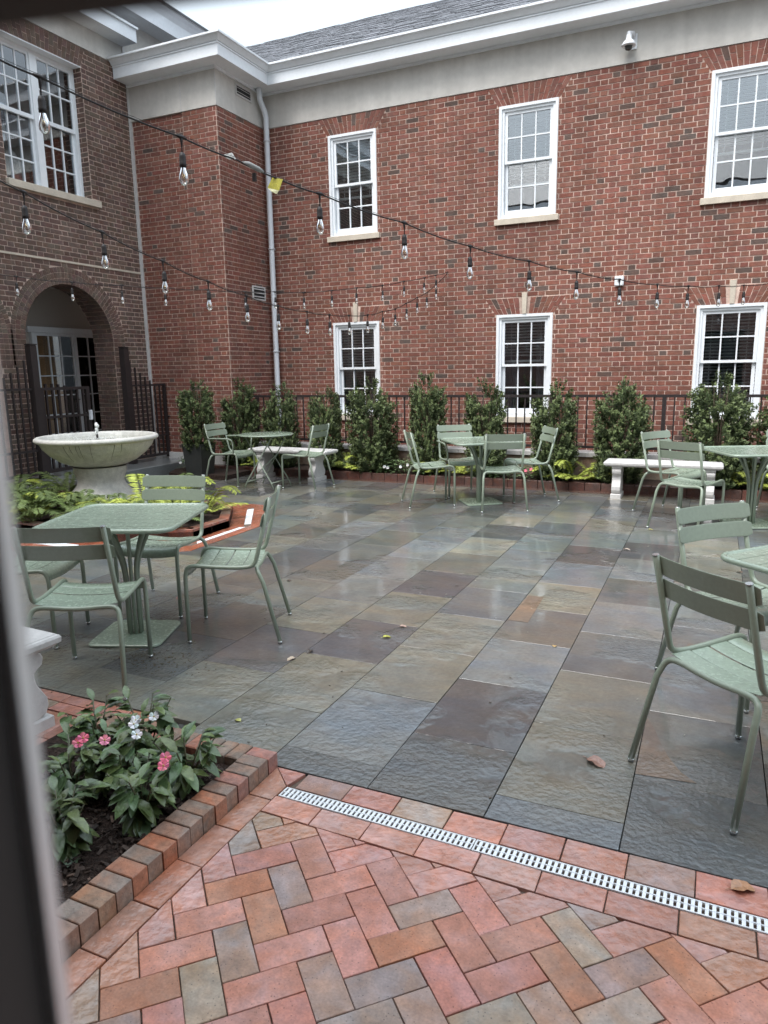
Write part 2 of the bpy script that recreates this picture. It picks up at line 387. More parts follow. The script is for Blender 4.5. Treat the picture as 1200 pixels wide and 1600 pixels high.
def lay_flemish(bs, pl, u0, u1, v0, v1, tone, holes=(), phase=0.0, snap=None):
    """holes: functions v -> (a, b) or None"""
    n = int(round((v1-v0)/CRS)); h = (v1-v0)/n
    for r in range(n):
        vb = v0+r*h; vm = vb+h/2
        segs = [(u0, u1)]
        for hf in holes:
            q = hf(vm)
            if q is None: continue
            ns = []
            for a, b in segs:
                if q[1] <= a or q[0] >= b: ns.append((a, b)); continue
                if q[0] > a: ns.append((a, q[0]))
                if q[1] < b: ns.append((q[1], b))
            segs = ns
        x = u0-.6+phase+(0.1525 if r % 2 else 0)
        k = 0
        bricks = []
        while x < u1+.3:
            L = .203 if k % 2 == 0 else .102
            bricks.append((x, x+L)); x += L; k += 1
        for a, b in segs:
            for p, q in bricks:
                s_, e_ = max(a, p), min(b, q)
                if e_-s_ < .028: continue
                s_ += .006; e_ -= .006
                j = rnd.uniform(-.0012, .0012); d = rnd.uniform(0, .003)
                bs.add([(s_, vb+.0062+j), (e_, vb+.0062+j), (e_, vb+h-.0062+j), (s_, vb+h-.0062+j)], pl, tone(), -.02, d)
def rect_hole(a, b, z0, z1): return lambda v: (a, b) if z0 < v < z1 else None
def jack_arch(bs, pl, uc, hw, z0, z1, splay, tone, key=None, n=None, skew=1.0):
    """flat arch of splayed upright bricks over an opening; returns the hole it fills"""
    n = n or int(round(2*(hw+splay*.5)/.073))
    key_w = (key or 0)
    for i in range(n):
        a0, a1 = i/n, (i+1)/n
        def X(t, z):
            f = (z-z0)/(z1-z0)
            return uc+(t*2-1)*(hw+splay*f)
        cut = z0+(z1-z0)*(.36 if i % 2 else .64)
        for (za, zb) in ((z0, cut), (cut, z1)):
            g = .0045
            P = [(X(a0, za)+g, za+g), (X(a1, za)-g, za+g), (X(a1, zb)-g, zb-g), (X(a0, zb)+g, zb-g)]
            if key_w and abs((P[0][0]+P[1][0])/2-uc) < key_w+.012: continue
            if key_w:
                kw = lambda z: key_w*(.8+.35*(z-z0)/(z1-z0))
                P = [(max(p[0], uc+kw(p[1])+g) if (P[0][0]+P[1][0])/2 > uc else min(p[0], uc-kw(p[1])-g), p[1]) for p in P]
            bs.add(P, pl, tone(), -.02, .002)
    return lambda v: (uc-hw-splay*(v-z0)/(z1-z0), uc+hw+splay*(v-z0)/(z1-z0)) if z0 < v < z1 else None

# ------------------------------------------------------------------ setting: ground sheet
g = MB(); g.add([(-60, -60, -.06), (60, -60, -.06), (60, 60, -.06), (-60, 60, -.06)], [(0, 1, 2, 3)], (.5, .5, .5))
obj('ground', g, M_JOINT, kind='structure')
Z_BT = 5.41      # top of brick on the back wing
EAVE = 5.93
XC, YB, YW, XL = -6.95, 9.45, 10.70, -8.60
XR = 7.4

# ------------------------------------------------------------------ back wing
bw = thing('brick_building', 'two-storey red brick wing with white sash windows and shingle roof behind the railing', 'building', (-1, 10.7, 0))
PB = Plane((0, YW, 0), (1, 0, 0), (0, -1, 0))
PS = Plane((XC, 0, 0), (0, 1, 0), (1, 0, 0))        # right face of the projecting bay
PF = Plane((0, YB, 0), (1, 0, 0), (0, -1, 0))        # front face of the bay
wb = MB()
WX = [-5.365, -2.62, .107, 2.84, 5.575]
HW = .413
WZ = [(3.66, 5.153), (.84, 2.327)]
def wall_with_holes(mb, xs, zs, solid, Y0, Y1, M=None, c=(1, 1, 1)):
    for i in range(len(xs)-1):
        for j in range(len(zs)-1):
            if solid(i, j): mb.box(xs[i], xs[i+1], Y0, Y1, zs[j], zs[j+1], c, M)
xs = [XC]+[v for x in WX for v in (x-HW, x+HW)]+[XR]
zs = [-.1, WZ[1][0], WZ[1][1], WZ[0][0], WZ[0][1], Z_BT]
wall_with_holes(wb, xs, zs, lambda i, j: not (i % 2 == 1 and j in (1, 3)), YW+.0035, YW+.3)
wb.box(XC-.3, XC-.0035, YB+.0035, YW+.3, -.1, Z_BT)
wb.box(XL-.2, -7.58, YB+.024, YB+.3, -.1, Z_BT)
wb.box(-7.58, XC-.3, YB+.004, YB+.3, -.1, Z_BT)
wall = obj('wall', wb, M_MORTAR, bw)
bs = BrickSet()
holes = []
for k, x in enumerate(WX):
    holes.append(rect_hole(x-HW-.004, x+HW+.004, WZ[0][0]-.085, WZ[0][1]))
    holes.append(rect_hole(x-HW-.004, x+HW+.004, WZ[1][0]-.085, WZ[1][1]))
    holes.append(jack_arch(bs, PB, x, HW+.02, WZ[0][1]+.0, Z_BT, .16, red_tone))
    holes.append(jack_arch(bs, PB, x, HW+.02, WZ[1][1]+.0, WZ[1][1]+.235, .16, red_tone, key=.033))
    holes.append(rect_hole(x-.04, x+.04, WZ[1][1]+.23, WZ[1][1]+.31))
    for wz in WZ: holes.append(rect_hole(x-HW-.05, x+HW+.05, wz[0]-.085, wz[0]))
lay_flemish(bs, PB, XC+.0, XR, 0.0, Z_BT, red_tone, holes, phase=.04)
lay_flemish(bs, PS, YB+.0, YW-.02, .27, Z_BT, red_tone, [rect_hole(10.14, 10.5, 2.72, 2.94)], phase=.02)
PFr = Plane((0, YB, 0), (1, 0, 0), (0, -1, 0)); PFl = Plane((0, YB+.02, 0), (1, 0, 0), (0, -1, 0))
lay_flemish(bs, PFr, -7.58, XC-.004, .27, Z_BT, red_tone, phase=.1)
lay_flemish(bs, PFl, XL+.03, -7.585, .27, Z_BT, red_tone, phase=.0)
bs.emit('brick', M_BRICK, wall, 300)
pl_ = MB(); pl_.box(XL+.03, XC+.03, YB-.03, YB+.3, -.05, .27); pl_.box(XC-.3, XC+.03, YB+.3, YW-.01, -.05, .27)
obj('plinth', pl_, M_CONC, bw)

# stucco band and eaves follow the same stepped outline
def outline(d):
    return [(XL+.02, YB-d), (XC+d, YB-d), (XC+d, YW-d), (XR, YW-d)]
def run(mb, d0, d1, z0, z1, c=(1, 1, 1)):
    a, b = outline(d0), outline(d1)
    for i in range(3):
        vs = []
        for z in (z0, z1): vs += [(*a[i], z), (*a[i+1], z), (*b[i+1], z), (*b[i], z)]
        mb.add(vs, [(0, 3, 2, 1), (4, 5, 6, 7), (0, 1, 5, 4), (1, 2, 6, 5), (2, 3, 7, 6), (3, 0, 4, 7)], c)
def run_slope(mb, prof):
    """a profile (d, z) swept along the outline, mitred"""
    n = len(prof); vs = []
    for d, z in prof: vs += [(*p, z) for p in outline(d)]
    fs = [(k*4+i, k*4+i+1, (k+1)*4+i+1, (k+1)*4+i) for k in range(n-1) for i in range(3)]
    mb.add(vs, fs)
st = MB(); run(st, -.2, .012, Z_BT+.004, EAVE+.02)
band = obj('stucco_band', st, M_STUCCO, bw)
sj = MB(); sj.box(-7.585, -7.575, YB-.016, YB-.01, Z_BT+.01, EAVE)
sj.box(XC+.010, XC+.018, YB-.018, YB-.01, Z_BT+.01, EAVE)
obj('seam', sj, M_CONC, band)
ev = MB(); run_slope(ev, [(-.1, EAVE), (.30, EAVE), (.30, EAVE+.145)])
run_slope(ev, [(.30, EAVE+.145), (.315, EAVE+.15), (.315, EAVE+.165), (.30, EAVE+.17)])
ev2 = MB(); run_slope(ev2, [(.30, EAVE+.17), (.325, EAVE+.175), (.345, EAVE+.20), (.375, EAVE+.235), (.40, EAVE+.24), (.40, EAVE+.265), (.36, EAVE+.268), (.34, EAVE+.24), (.2, EAVE+.24)])
eave = obj('eave', ev, M_FASCIA, bw); obj('gutter', ev2, M_WHITE, eave)
sb = MB(); run(sb, .012, .05, EAVE-.035, EAVE-.001); obj('trim_strip', sb, M_FASCIA, eave)

# downspout in the corner
ds = MB()
px_, py_ = XC+.11, YW-.10
ds.tube([(px_, py_-.16, EAVE+.02), (px_, py_-.16, EAVE-.12), (px_, py_-.14, EAVE-.18), (px_, py_-.03, EAVE-.30), (px_, py_, EAVE-.38), (px_, py_, .35), (px_, py_-.05, .22)], .043, 14)
dsp = obj('downspout', ds, M_METAL, bw)
for z in (3.55, 1.9, 5.2):
    b_ = MB(); b_.tube([(px_+.052*math.cos(a), py_+.052*math.sin(a), z) for a in np.linspace(0, 2*PI, 17)[:-1]], .008, 6, closed=True); b_.box(px_-.008, px_+.008, py_, YW, z-.008, z+.008)
    obj('pipe_strap', b_, M_METAL, dsp)

# roofs
RP = R(30); rs = BrickSet()
roofm = MB(); y0r, z0r = YW-.36, EAVE+.255
yr = 13.35; zr = z0r+(yr-y0r)*math.tan(RP)
roofm.add([(XL-1.5, y0r, z0r-.01), (XR+.3, y0r, z0r-.01), (XR+.3, yr, zr-.01), (XL-1.5, yr, zr-.01)], [(0, 1, 2, 3)], (.05, .05, .055))
roofm.add([(XL-1.5, yr, zr-.01), (XR+.3, yr, zr-.01), (XR+.3, yr+3, z0r), (XL-1.5, yr+3, z0r)], [(0, 1, 2, 3)], (.05, .05, .055))
roofm.add([(XL, YB-.36, z0r), (XC+.36, YB-.36, z0r), (XC-.9, YB+.9, z0r+.42), (XC-.9, YW+.4, z0r+.42), (XL, YB+.9, z0r+.42), (XC+.36, YW-.36, z0r)], [(0, 1, 2, 4), (1, 5, 3, 2)], (.05, .05, .055))
roof = obj('roof', roofm, M_ROOF, bw)
sh = MB(); rows = 24; ex = (yr-y0r)/math.cos(RP)/rows
Mr_ = Matrix.Translation((0, y0r, z0r)) @ Matrix.Rotation(RP, 4, 'X')
cand = []
for r in range(rows):
    x = XL-1.4+rnd.uniform(0, .2)
    while x < XR:
        wdt = rnd.uniform(.13, .30); k = rnd.uniform(.6, 1.5); t = (.15*k, .15*k, .165*k)
        cand.append((x, wdt, r, t)); x += wdt+.006
def shingle_mb(mb, x, wdt, r, t):
    tl = Matrix.Translation((x, r*ex-.015, .0)) @ Matrix.Rotation(R(-3.2), 4, 'X')
    mb.box(0, wdt, 0, ex*1.25, .014, .026+.008*((x*37) % 1), t, Mr_ @ tl)
scored = []
for c_ in cand:
    p = proj(Mr_ @ Vector((c_[0]+c_[1]/2, c_[2]*ex, 0)))
    scored.append(-(c_[1]/p[2]) if p and 0 < p[0] < 1200 and 0 < p[1] < 1600 else 0)
big = set(sorted(range(len(cand)), key=lambda i: scored[i])[:220])
for i, c_ in enumerate(cand):
    if i in big and scored[i] < 0:
        mb = MB(); shingle_mb(mb, *c_[:3], c_[3]); obj('shingle', mb, M_ROOF, roof)
    else: shingle_mb(sh, *c_[:3], c_[3])
obj('shingle', sh, M_ROOF, roof, kind='stuff')

# windows
_pane = {}
GL_CUR = [None]
def pane_mesh(w_, h_):
    k = (round(w_, 3), round(h_, 3), GL_CUR[0] is None)
    if k not in _pane:
        mb = MB(); mb.box(0, w_, -.002, .002, 0, h_); _pane[k] = mb.mesh('pane', GL_CUR[0] or M_GLASS)
    return _pane[k]
def sash(parent, P, u0, u1, v0, v1, dep, cols, rows, bot=.05, side=.042, top=.042, kind='sash'):
    """P plane; dep is how far the sash face stands behind the wall face"""
    Mx = P.M(); f = MB(); d0, d1 = -dep-.035, -dep
    f.box(u0, u0+side, d0, d1, v0, v1, M=Mx); f.box(u1-side, u1, d0, d1, v0, v1, M=Mx)
    f.box(u0+side, u1-side, d0, d1, v0, v0+bot, M=Mx); f.box(u0+side, u1-side, d0, d1, v1-top, v1, M=Mx)
    obj(kind, f, M_WHITE, parent)
    a0, a1, b0, b1 = u0+side, u1-side, v0+bot, v1-top
    pw, ph = (a1-a0)/cols, (b1-b0)/rows
    mu = MB(); t = .009
    for i in range(1, cols): mu.box(a0+i*pw-t, a0+i*pw+t, d0+.008, d1-.004, b0, b1, M=Mx)
    for j in range(1, rows): mu.box(a0, a1, d0+.009, d1-.003, b0+j*ph-t, b0+j*ph+t, M=Mx)
    obj('muntin', mu, M_WHITE, parent)
    for i in range(cols):
        for j in range(rows):
            o = obj('pane', pane_mesh(pw, ph), M_GLASS, parent)
            tl = rnd.uniform(-.004, .004)
            Mp = P.M(); Mp.translation = P.P(a0+i*pw, b0+j*ph, d0+.017)
            o.location = Mp.translation
            o.rotation_euler = (Mp.to_3x3() @ Matrix.Rotation(tl, 3, 'Z')).to_euler() if P is PB else Mp.to_3x3().to_euler()
def back_window(x, z0, z1, upper, k):
    Mx = PB.M(); f = MB(); t = .062
    # brickmould casing stepped in two planes
    for (a, d0, d1) in ((0, -.10, .012), (t*.62, -.12, -.012)):
        tt = t*.62 if a == 0 else t*.55
        f.box(x-HW+a, x-HW+a+tt, d0, d1, z0, z1-a, M=Mx); f.box(x+HW-a-tt, x+HW-a, d0, d1, z0, z1-a, M=Mx)
        f.box(x-HW+a+tt, x+HW-a-tt, d0, d1, z1-a-tt, z1-a, M=Mx)
    f.box(x-HW+t, x+HW-t, -.12, .004, z0, z0+.055, M=Mx)
    w_ = obj('window', f, M_WHITE, bw)
    s_ = MB(); s_.bbox(x-HW-.045, x+HW+.045, -.1, .045, z0-.082, z0-.002, .006, M=Mx); obj('window_sill', s_, M_STONE, w_)
    a0, a1 = x-HW+t+.012, x+HW-t-.012; zm = (z0+z1)/2+.01
    sash(w_, PB, a0, a1, zm-.015, z1-t-.01, .035, 3, 2, bot=.036)
    sash(w_, PB, a0+.004, a1-.004, z0+.05, zm+.018, .072, 3, 2, bot=.07, top=.032)
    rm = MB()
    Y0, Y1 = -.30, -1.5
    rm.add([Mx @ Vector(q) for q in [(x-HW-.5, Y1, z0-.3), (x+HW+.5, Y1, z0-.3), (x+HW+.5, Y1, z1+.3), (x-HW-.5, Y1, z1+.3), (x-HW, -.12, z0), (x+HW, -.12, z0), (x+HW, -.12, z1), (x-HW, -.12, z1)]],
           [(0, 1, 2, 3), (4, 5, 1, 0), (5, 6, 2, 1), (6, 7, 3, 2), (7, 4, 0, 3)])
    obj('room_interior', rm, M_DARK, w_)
    bl = MB(); zb = {0: z0+.62, 1: z0+.50, 2: z0+.58, 3: zm, 4: z0+.60, 5: zm+.10, 6: z0+.10}.get(k, z0+.5); zt = z1-t-.05
    n = int((zt-zb)/.043)
    for i in range(n):
        z = zt-i*.043
        Ms = Mx @ Matrix.Translation((0, -.165, z)) @ Matrix.Rotation(R(28), 4, 'X')
        bl.box(x-HW+.03, x+HW-.03, -.021, .021, -.0015, .0015, M=Ms)
    bl.box(x-HW+.03, x+HW-.03, -.185, -.145, zb-.05, zb-.02, M=Mx)
    for q in (-.22, .22): bl.box(x+q-.004, x+q+.004, -.143, -.141, zb-.02, zt, M=Mx)
    obj('window_blind', bl, M_BLIND, w_)
    if not upper:
        cu = MB()
        for q in ((-.36, -.14), (.14, .36)) if k != 6 else ((-.06, .12),):
            n_ = 9; vs = []
            for i in range(n_+1):
                u = x+q[0]+(q[1]-q[0])*i/n_; d = -.24-.018*(i % 2)
                vs += [Mx @ Vector((u, d, z0)), Mx @ Vector((u, d, z1))]
            cu.add(vs, [(2*i, 2*i+2, 2*i+3, 2*i+1) for i in range(n_)])
        obj('curtain', cu, M_CURTAIN, w_)
        ks = MB(); vz0, vz1 = z1+.004, z1+.30
        ks.prism([(x-.027, vz0), (x+.027, vz0), (x+.038, vz1), (x-.038, vz1)], -.02, .022, M=Mx @ Matrix(((1, 0, 0, 0), (0, 0, 1, 0), (0, 1, 0, 0), (0, 0, 0, 1))))
        obj('keystone', ks, M_STONE, w_)
    return w_
k = 0
for r_ in (0, 1):
    for i, x in enumerate(WX):
        back_window(x, WZ[r_][0], WZ[r_][1], r_ == 0, {(0, 0): 0, (0, 1): 1, (0, 2): 2, (1, 0): 3, (1, 1): 5, (1, 2): 6}.get((r_, i), 4))

def vent(P, u0, u1, v0, v1, label=None):
    Mx = P.M(); f = MB(); t = .022
    f.box(u0, u1, -.03, .018, v0, v0+t, M=Mx); f.box(u0, u1, -.03, .018, v1-t, v1, M=Mx)
    f.box(u0, u0+t, -.03, .018, v0+t, v1-t, M=Mx); f.box(u1-t, u1, -.03, .018, v0+t, v1-t, M=Mx)
    o = obj('air_vent', f, M_CONC, bw)
    b = MB(); b.box(u0+t, u1-t, .014-.012, .006, v0+t, v1-t, M=Mx); obj('vent_recess', b, M_DARK, o)
    for i in range(2 if v1-v0 < .2 else 3):
        s_ = MB(); z = v0+t+(v1-v0-2*t)*(i+.55)/(2 if v1-v0 < .2 else 3)
        Ms = Mx @ Matrix.Translation((0, .014, z)) @ Matrix.Rotation(R(-35), 4, 'X')
        s_.box(u0+t, u1-t, -.014, .016, -.003, .003, M=Ms); obj('louvre', s_, M_CONC, o)
vent(PS, 10.14, 10.5, 2.72, 2.94)
PS2 = Plane((XC+.012, 0, 0), (0, 1, 0), (1, 0, 0)); vent(PS2, 9.93, 10.34, 5.70, 5.86)

# ------------------------------------------------------------------ left wing with the arch
lw_ = thing('arched_brick_building', 'brown brick wing with round arches and a large paned window at the left', 'building', (-8.6, 7, 0))
PL = Plane((XL, 0, 0), (0, 1, 0), (1, 0, 0))
Y0L, Y1L = 2.6, YB+.02
ZLT = 6.16
AC = [7.92, 5.90]; ARI, ARO, ASP = .80, 1.03, 2.05
WY0, WY1, WZ0, WZ1 = 7.11, 8.54, 4.10, 5.90
lm = MB()
def arch_prism(mb, y0, y1, zt, centers, d0, d1):
    """wall strip with arched openings, built from quads columns"""
    N = 60; ys = [y0]
    for c in sorted(centers): ys += [c+ARI*math.cos(PI-PI*i/N) for i in range(N+1)]
    ys.append(y1)
    def low(y):
        for c in centers:
            if abs(y-c) < ARI+1e-6: return ASP+math.sqrt(max(0, ARI**2-(y-c)**2))
        return None
    for a, b in zip(ys[:-1], ys[1:]):
        mid = (a+b)/2; inside = any(abs(mid-c) < ARI for c in centers)
        if not inside: mb.box(a, b, d0, d1, 0, zt, M=PL.M()); continue
        la, lb = low(a) or ASP, low(b) or ASP
        vs = [PL.P(a, la, d1), PL.P(b, lb, d1), PL.P(b, zt, d1), PL.P(a, zt, d1), PL.P(a, la, d0), PL.P(b, lb, d0), PL.P(b, zt, d0), PL.P(a, zt, d0)]
        mb.add(vs, [(0, 1, 2, 3), (4, 7, 6, 5), (0, 4, 5, 1), (3, 2, 6, 7), (0, 3, 7, 4), (1, 5, 6, 2)])
arch_prism(lm, Y0L, Y1L, WZ0-.09, AC, -.42, -.0035)
lm.box(Y0L, WY0, -.3, -.0035, WZ0-.09, ZLT, M=PL.M()); lm.box(WY1, Y1L, -.3, -.0035, WZ0-.09, ZLT, M=PL.M()); lm.box(WY0, WY1, -.3, -.0035, WZ1, ZLT, M=PL.M())
lwall = obj('wall', lm, M_MORTAR, lw_)
bl = BrickSet()
hl = [rect_hole(WY0, WY1, WZ0-.09, WZ1), rect_hole(WY0-.02, WY1+.11, WZ0-.10, WZ0)]
hl.append(jack_arch(bl, PL, (WY0+WY1)/2, (WY1-WY0)/2+.0, WZ1, ZLT, .10, brown_tone, n=21))
def arch_hole(c):
    def f(v):
        if v < ASP-.35: return (c-ARI, c+ARI)
        if v < ASP: return (c-ARO, c+ARO)
        if v > ASP+ARO: return None
        q = math.sqrt(ARO**2-(v-ASP)**2); return (c-q, c+q)
    return f
for c in AC: hl.append(arch_hole(c))
lay_flemish(bl, PL, Y0L, Y1L-.03, .18, 3.14, brown_tone, hl, phase=.0)
lay_flemish(bl, PL, Y0L, Y1L-.03, 3.17, ZLT, brown_tone, hl, phase=.07)
for c in AC:
    for ring in range(3):
        r0 = ARI+ring*(ARO-ARI)/3; r1 = r0+(ARO-ARI)/3; n = int(PI*r1/.066)
        for i in range(n):
            a0, a1 = PI*i/n+.0045/r0, PI*(i+1)/n-.0045/r0
            P = [(c+(r0+.004)*math.cos(a0), ASP+(r0+.004)*math.sin(a0)), (c+(r1-.004)*math.cos(a0), ASP+(r1-.004)*math.sin(a0)),
                 (c+(r1-.004)*math.cos(a1), ASP+(r1-.004)*math.sin(a1)), (c+(r0+.004)*math.cos(a1), ASP+(r0+.004)*math.sin(a1))]
            bl.add(P, PL, brown_tone(), -.02, .003)
        for sgn in (-1, 1):           # stilts below the spring line
            for j in range(5):
                z = ASP-.35+j*.07; a, b = sorted((c+sgn*(r0+.004), c+sgn*(r1-.004)))
                bl.add([(a, z+.005), (b, z+.005), (b, z+.065), (a, z+.065)], PL, brown_tone(), -.02, .003)
    # reveal bricks: the far jamb and the vault
    PJ = Plane((0, c+ARI-.002, 0), (-1, 0, 0), (0, -1, 0))
    if c == AC[0]: lay_flemish(bl, Plane((0, c+ARI-.006, 0), (-1, 0, 0), (0, -1, 0)), 8.6, 9.02, .18, ASP, brown_tone)
    n = int(PI*ARI/.068)
    for i in range(n):
        a = PI*(i+.5)/n
        Pn = Plane((0, c+(ARI-.003)*math.cos(a), ASP+(ARI-.003)*math.sin(a)), (-1, 0, 0), (0, -math.cos(a), -math.sin(a)))
        Pn.T = Vector((0, -math.sin(a), math.cos(a)))
        x = 8.6; q = 0
        while x < 9.0:
            L_ = .203 if (q+i) % 2 else .102
            e = min(x+L_, 9.02)
            vs = []
            for d in (-.02, .006):
                for (uu, vv) in ((x+.005, -.029), (e-.005, -.029), (e-.005, .029), (x+.005, .029)):
                    vs.append(Vector((-uu, Pn.O.y, Pn.O.z))+Pn.T*vv+Pn.N*d)
            if 'vault' not in globals(): vault = MB()
            vault.add(vs, [(0, 1, 2, 3), (4, 5, 6, 7), (0, 1, 5, 4), (1, 2, 6, 5), (2, 3, 7, 6), (3, 0, 4, 7)], brown_tone())
            x += L_; q += 1
bl.emit('brick', M_BRICK, lwall, 300)
obj('vault_brick', vault, M_BRICK, lwall, kind='stuff')
bc = MB(); bc.box(Y0L, Y1L-.02, -.02, .012, 3.142, 3.168, M=PL.M()); obj('band_course', bc, M_STONE, lw_)
cj = MB(); cj.box(Y1L-.05, Y1L-.005, -.05, .03, .2, 5.95, M=PL.M()); obj('corner_trim', cj, M_CONC, lw_)
# large window in the left wing
f = MB(); D = -.17
t = .06; ym = (WY0+WY1)/2
Mx = PL.M()
f.box(WY0, WY0+t, D-.06, D+.02, WZ0, WZ1, M=Mx); f.box(WY1-t, WY1, D-.06, D+.02, WZ0, WZ1, M=Mx)
f.box(WY0+t, WY1-t, D-.06, D+.02, WZ1-t, WZ1, M=Mx); f.box(ym-.055, ym+.055, D-.06, D+.03, WZ0, WZ1-t, M=Mx); f.box(WY0+t, WY1-t, D-.06, D+.02, WZ0, WZ0+.04, M=Mx)
bwn = obj('window', f, M_WHITE, lw_)
zm = (WZ0+WZ1)/2+.03
for a, b in ((WY0+t, ym-.055), (ym+.055, WY1-t)):
    sash(bwn, PL, a, b, zm-.02, WZ1-t, -D-.01, 3, 2, bot=.05, side=.025, top=.03)
    sash(bwn, PL, a, b, WZ0+.04, zm+.02, -D+.03, 3, 3, bot=.03, side=.03, top=.03)
s_ = MB(); s_.bbox(WY0-.03, WY1+.115, -.2, .06, WZ0-.095, WZ0-.003, .006, M=Mx); obj('window_sill', s_, M_STONE, bwn)
s_ = MB(); s_.box(WY0, WY1, -.16, -.004, WZ1-.014, WZ1-.002, M=Mx); obj('window_head', s_, M_WHITE, bwn)
PRv = Plane((0, WY1-.002, 0), (-1, 0, 0), (0, -1, 0)); rv = BrickSet(); lay_flemish(rv, PRv, 8.6, 8.77, WZ0, WZ1, brown_tone, phase=.1)
rv.emit('reveal_brick', M_BRICK, bwn, 60)
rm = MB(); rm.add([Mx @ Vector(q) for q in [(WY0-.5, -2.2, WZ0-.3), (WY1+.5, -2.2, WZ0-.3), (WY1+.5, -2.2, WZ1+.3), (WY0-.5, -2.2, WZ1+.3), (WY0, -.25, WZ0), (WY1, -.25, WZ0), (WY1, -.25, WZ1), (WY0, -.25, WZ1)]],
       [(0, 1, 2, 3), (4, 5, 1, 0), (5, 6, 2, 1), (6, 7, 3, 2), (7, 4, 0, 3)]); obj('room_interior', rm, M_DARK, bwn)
cu = MB(); vs = []
for i in range(30):
    vs += [Mx @ Vector((WY0+i*(WY1-WY0)/29, -.34-.02*(i % 2), WZ0)), Mx @ Vector((WY0+i*(WY1-WY0)/29, -.34-.02*(i % 2), WZ1))]
cu.add(vs, [(2*i, 2*i+2, 2*i+3, 2*i+1) for i in range(29)]); obj('curtain', cu, M_CURTAIN, bwn)
# porch behind the arch
po = MB()
po.box(-10.25, -10.1, 4.2, 10.3, 0, 3.1); po.box(-10.1, -9.02, 4.2, 10.3, 2.96, 3.05); po.box(-10.1, -9.02, 10.2, 10.3, 0, 2.96); po.box(-10.1, -9.02, 4.2, 4.3, 0, 2.96)
obj('porch_wall', po, M_PLASTER, lw_)
PD = Plane((-10.08, 0, 0), (0, 1, 0), (1, 0, 0)); Mx = PD.M()
dy0, dy1 = 8.50, 9.86
M_GLASSD = glass('porch_glass', (.9, .88, .84), .03, .0002)
GL_CUR[0] = M_GLASSD; dfm = MB(); zt_ = 2.25
dfm.box(dy0-.08, dy0, -.02, .05, .15, zt_, M=Mx); dfm.box(dy1, dy1+.08, -.02, .05, .15, zt_, M=Mx); dfm.box(dy0-.16, dy1+.10, -.02, .07, zt_, zt_+.09, M=Mx); dfm.box(9.26, 9.31, -.02, .04, .15, zt_, M=Mx)
door = obj('french_door', dfm, M_FASCIA, lw_)
for a, b, nn in ((dy0, 9.26, 3), (9.31, dy1, 2)):
    sash(door, PD, a, b, .15, zt_, -.03, nn, 6, bot=.12, side=.03, top=.05, kind='door_leaf')
GL_CUR[0] = None
rm = MB(); rm.box(dy0, dy1, -.015, -.008, .1, zt_, M=Mx); obj('room_interior', rm, M_ROOM, door)  # flat panel behind the panes, with warm room light painted on
hd = MB(); hd.tube([PD.P(9.24, 1.15, .05), PD.P(9.24, 1.15, .08), PD.P(9.14, 1.15, .085)], .009, 6); obj('handle', hd, M_IRON, door)
# stucco and cornices of the left wing
su = MB(); su.box(Y0L, Y1L+2.0, -.3, .01, ZLT+.004, 7.1, M=PL.M()); obj('stucco_band', su, M_STUCCO, lw_)
co = MB(); co.box(Y0L, 9.40, .011, .30, 6.46, 6.64, M=PL.M()); co.box(Y0L, 9.42, .011, .33, 6.64, 6.67, M=PL.M()); obj('cornice', co, M_WHITE, lw_)
co = MB(); co.box(Y0L, 11.5, .011, .32, 6.86, 7.06, M=PL.M()); ca = obj('eave', co, M_FASCIA, lw_)
co = MB()
pr = [(.32, 7.06), (.34, 7.09), (.36, 7.12), (.40, 7.16), (.41, 7.2), (.30, 7.2)]
vs = [PL.P(y, z, d) for d, z in pr for y in (Y0L, 11.55)]
co.add(vs, [(2*i, 2*i+1, 2*i+3, 2*i+2) for i in range(len(pr)-1)]+[tuple(2*i+1 for i in range(len(pr)))]); obj('gutter', co, M_WHITE, ca)
ro = MB(); ro.add([PL.P(Y0L, 7.21, .44), PL.P(11.6, 7.21, .44), PL.P(11.6, 9.0, -3.2), PL.P(Y0L, 9.0, -3.2), PL.P(Y0L, 7.18, .44), PL.P(11.6, 7.18, .44), PL.P(11.6, 8.97, -3.2), PL.P(Y0L, 8.97, -3.2)],
       [(0, 1, 2, 3), (4, 5, 1, 0), (5, 6, 2, 1), (4, 7, 6, 5)], (.06, .06, .065)); obj('roof', ro, M_ROOF, lw_)
jb = MB(); jb.box(9.38, 9.42, .01, .03, 6.16, 6.46, M=PL.M()); obj('seam', jb, M_CONC, lw_)

# landing in front of the arch
lp = MB(); lp.bbox(-10.1, -7.75, 2.6, 9.40, -.05, .175, .01)
obj('landing', lp, M_TILE, kind='structure')

# ------------------------------------------------------------------ the wing the camera looks out of
nb = thing('near_brick_building', 'brick wing with the doorway the courtyard is seen through, at the near edge', 'building', (0, -.3, 0))
n1 = MB()
for a, b, z0, z1 in ((-9.5, -.75, 0, 6.0), (.55, 7.4, 0, 6.0), (-.75, .55, 2.4, 6.0)):
    n1.box(a, b, -.45, -.15, z0, z1, (.16, .10, .085))
obj('wall', n1, M_BRICK, nb)
n2 = MB(); n2.box(-9.5, 7.4, -.15, .1, 5.6, 6.1); obj('eave', n2, M_FASCIA, nb)
n3 = MB(); n3.add([(-9.5, .12, 6.15), (7.4, .12, 6.15), (7.4, -5, 8.6), (-9.5, -5, 8.6)], [(0, 1, 2, 3)], (.05, .05, .055)); n3.add([(-9.5, -5, 8.6), (7.4, -5, 8.6), (7.4, -10, 6), (-9.5, -10, 6)], [(0, 1, 2, 3)], (.05, .05, .055)); obj('roof', n3, M_ROOF, nb)
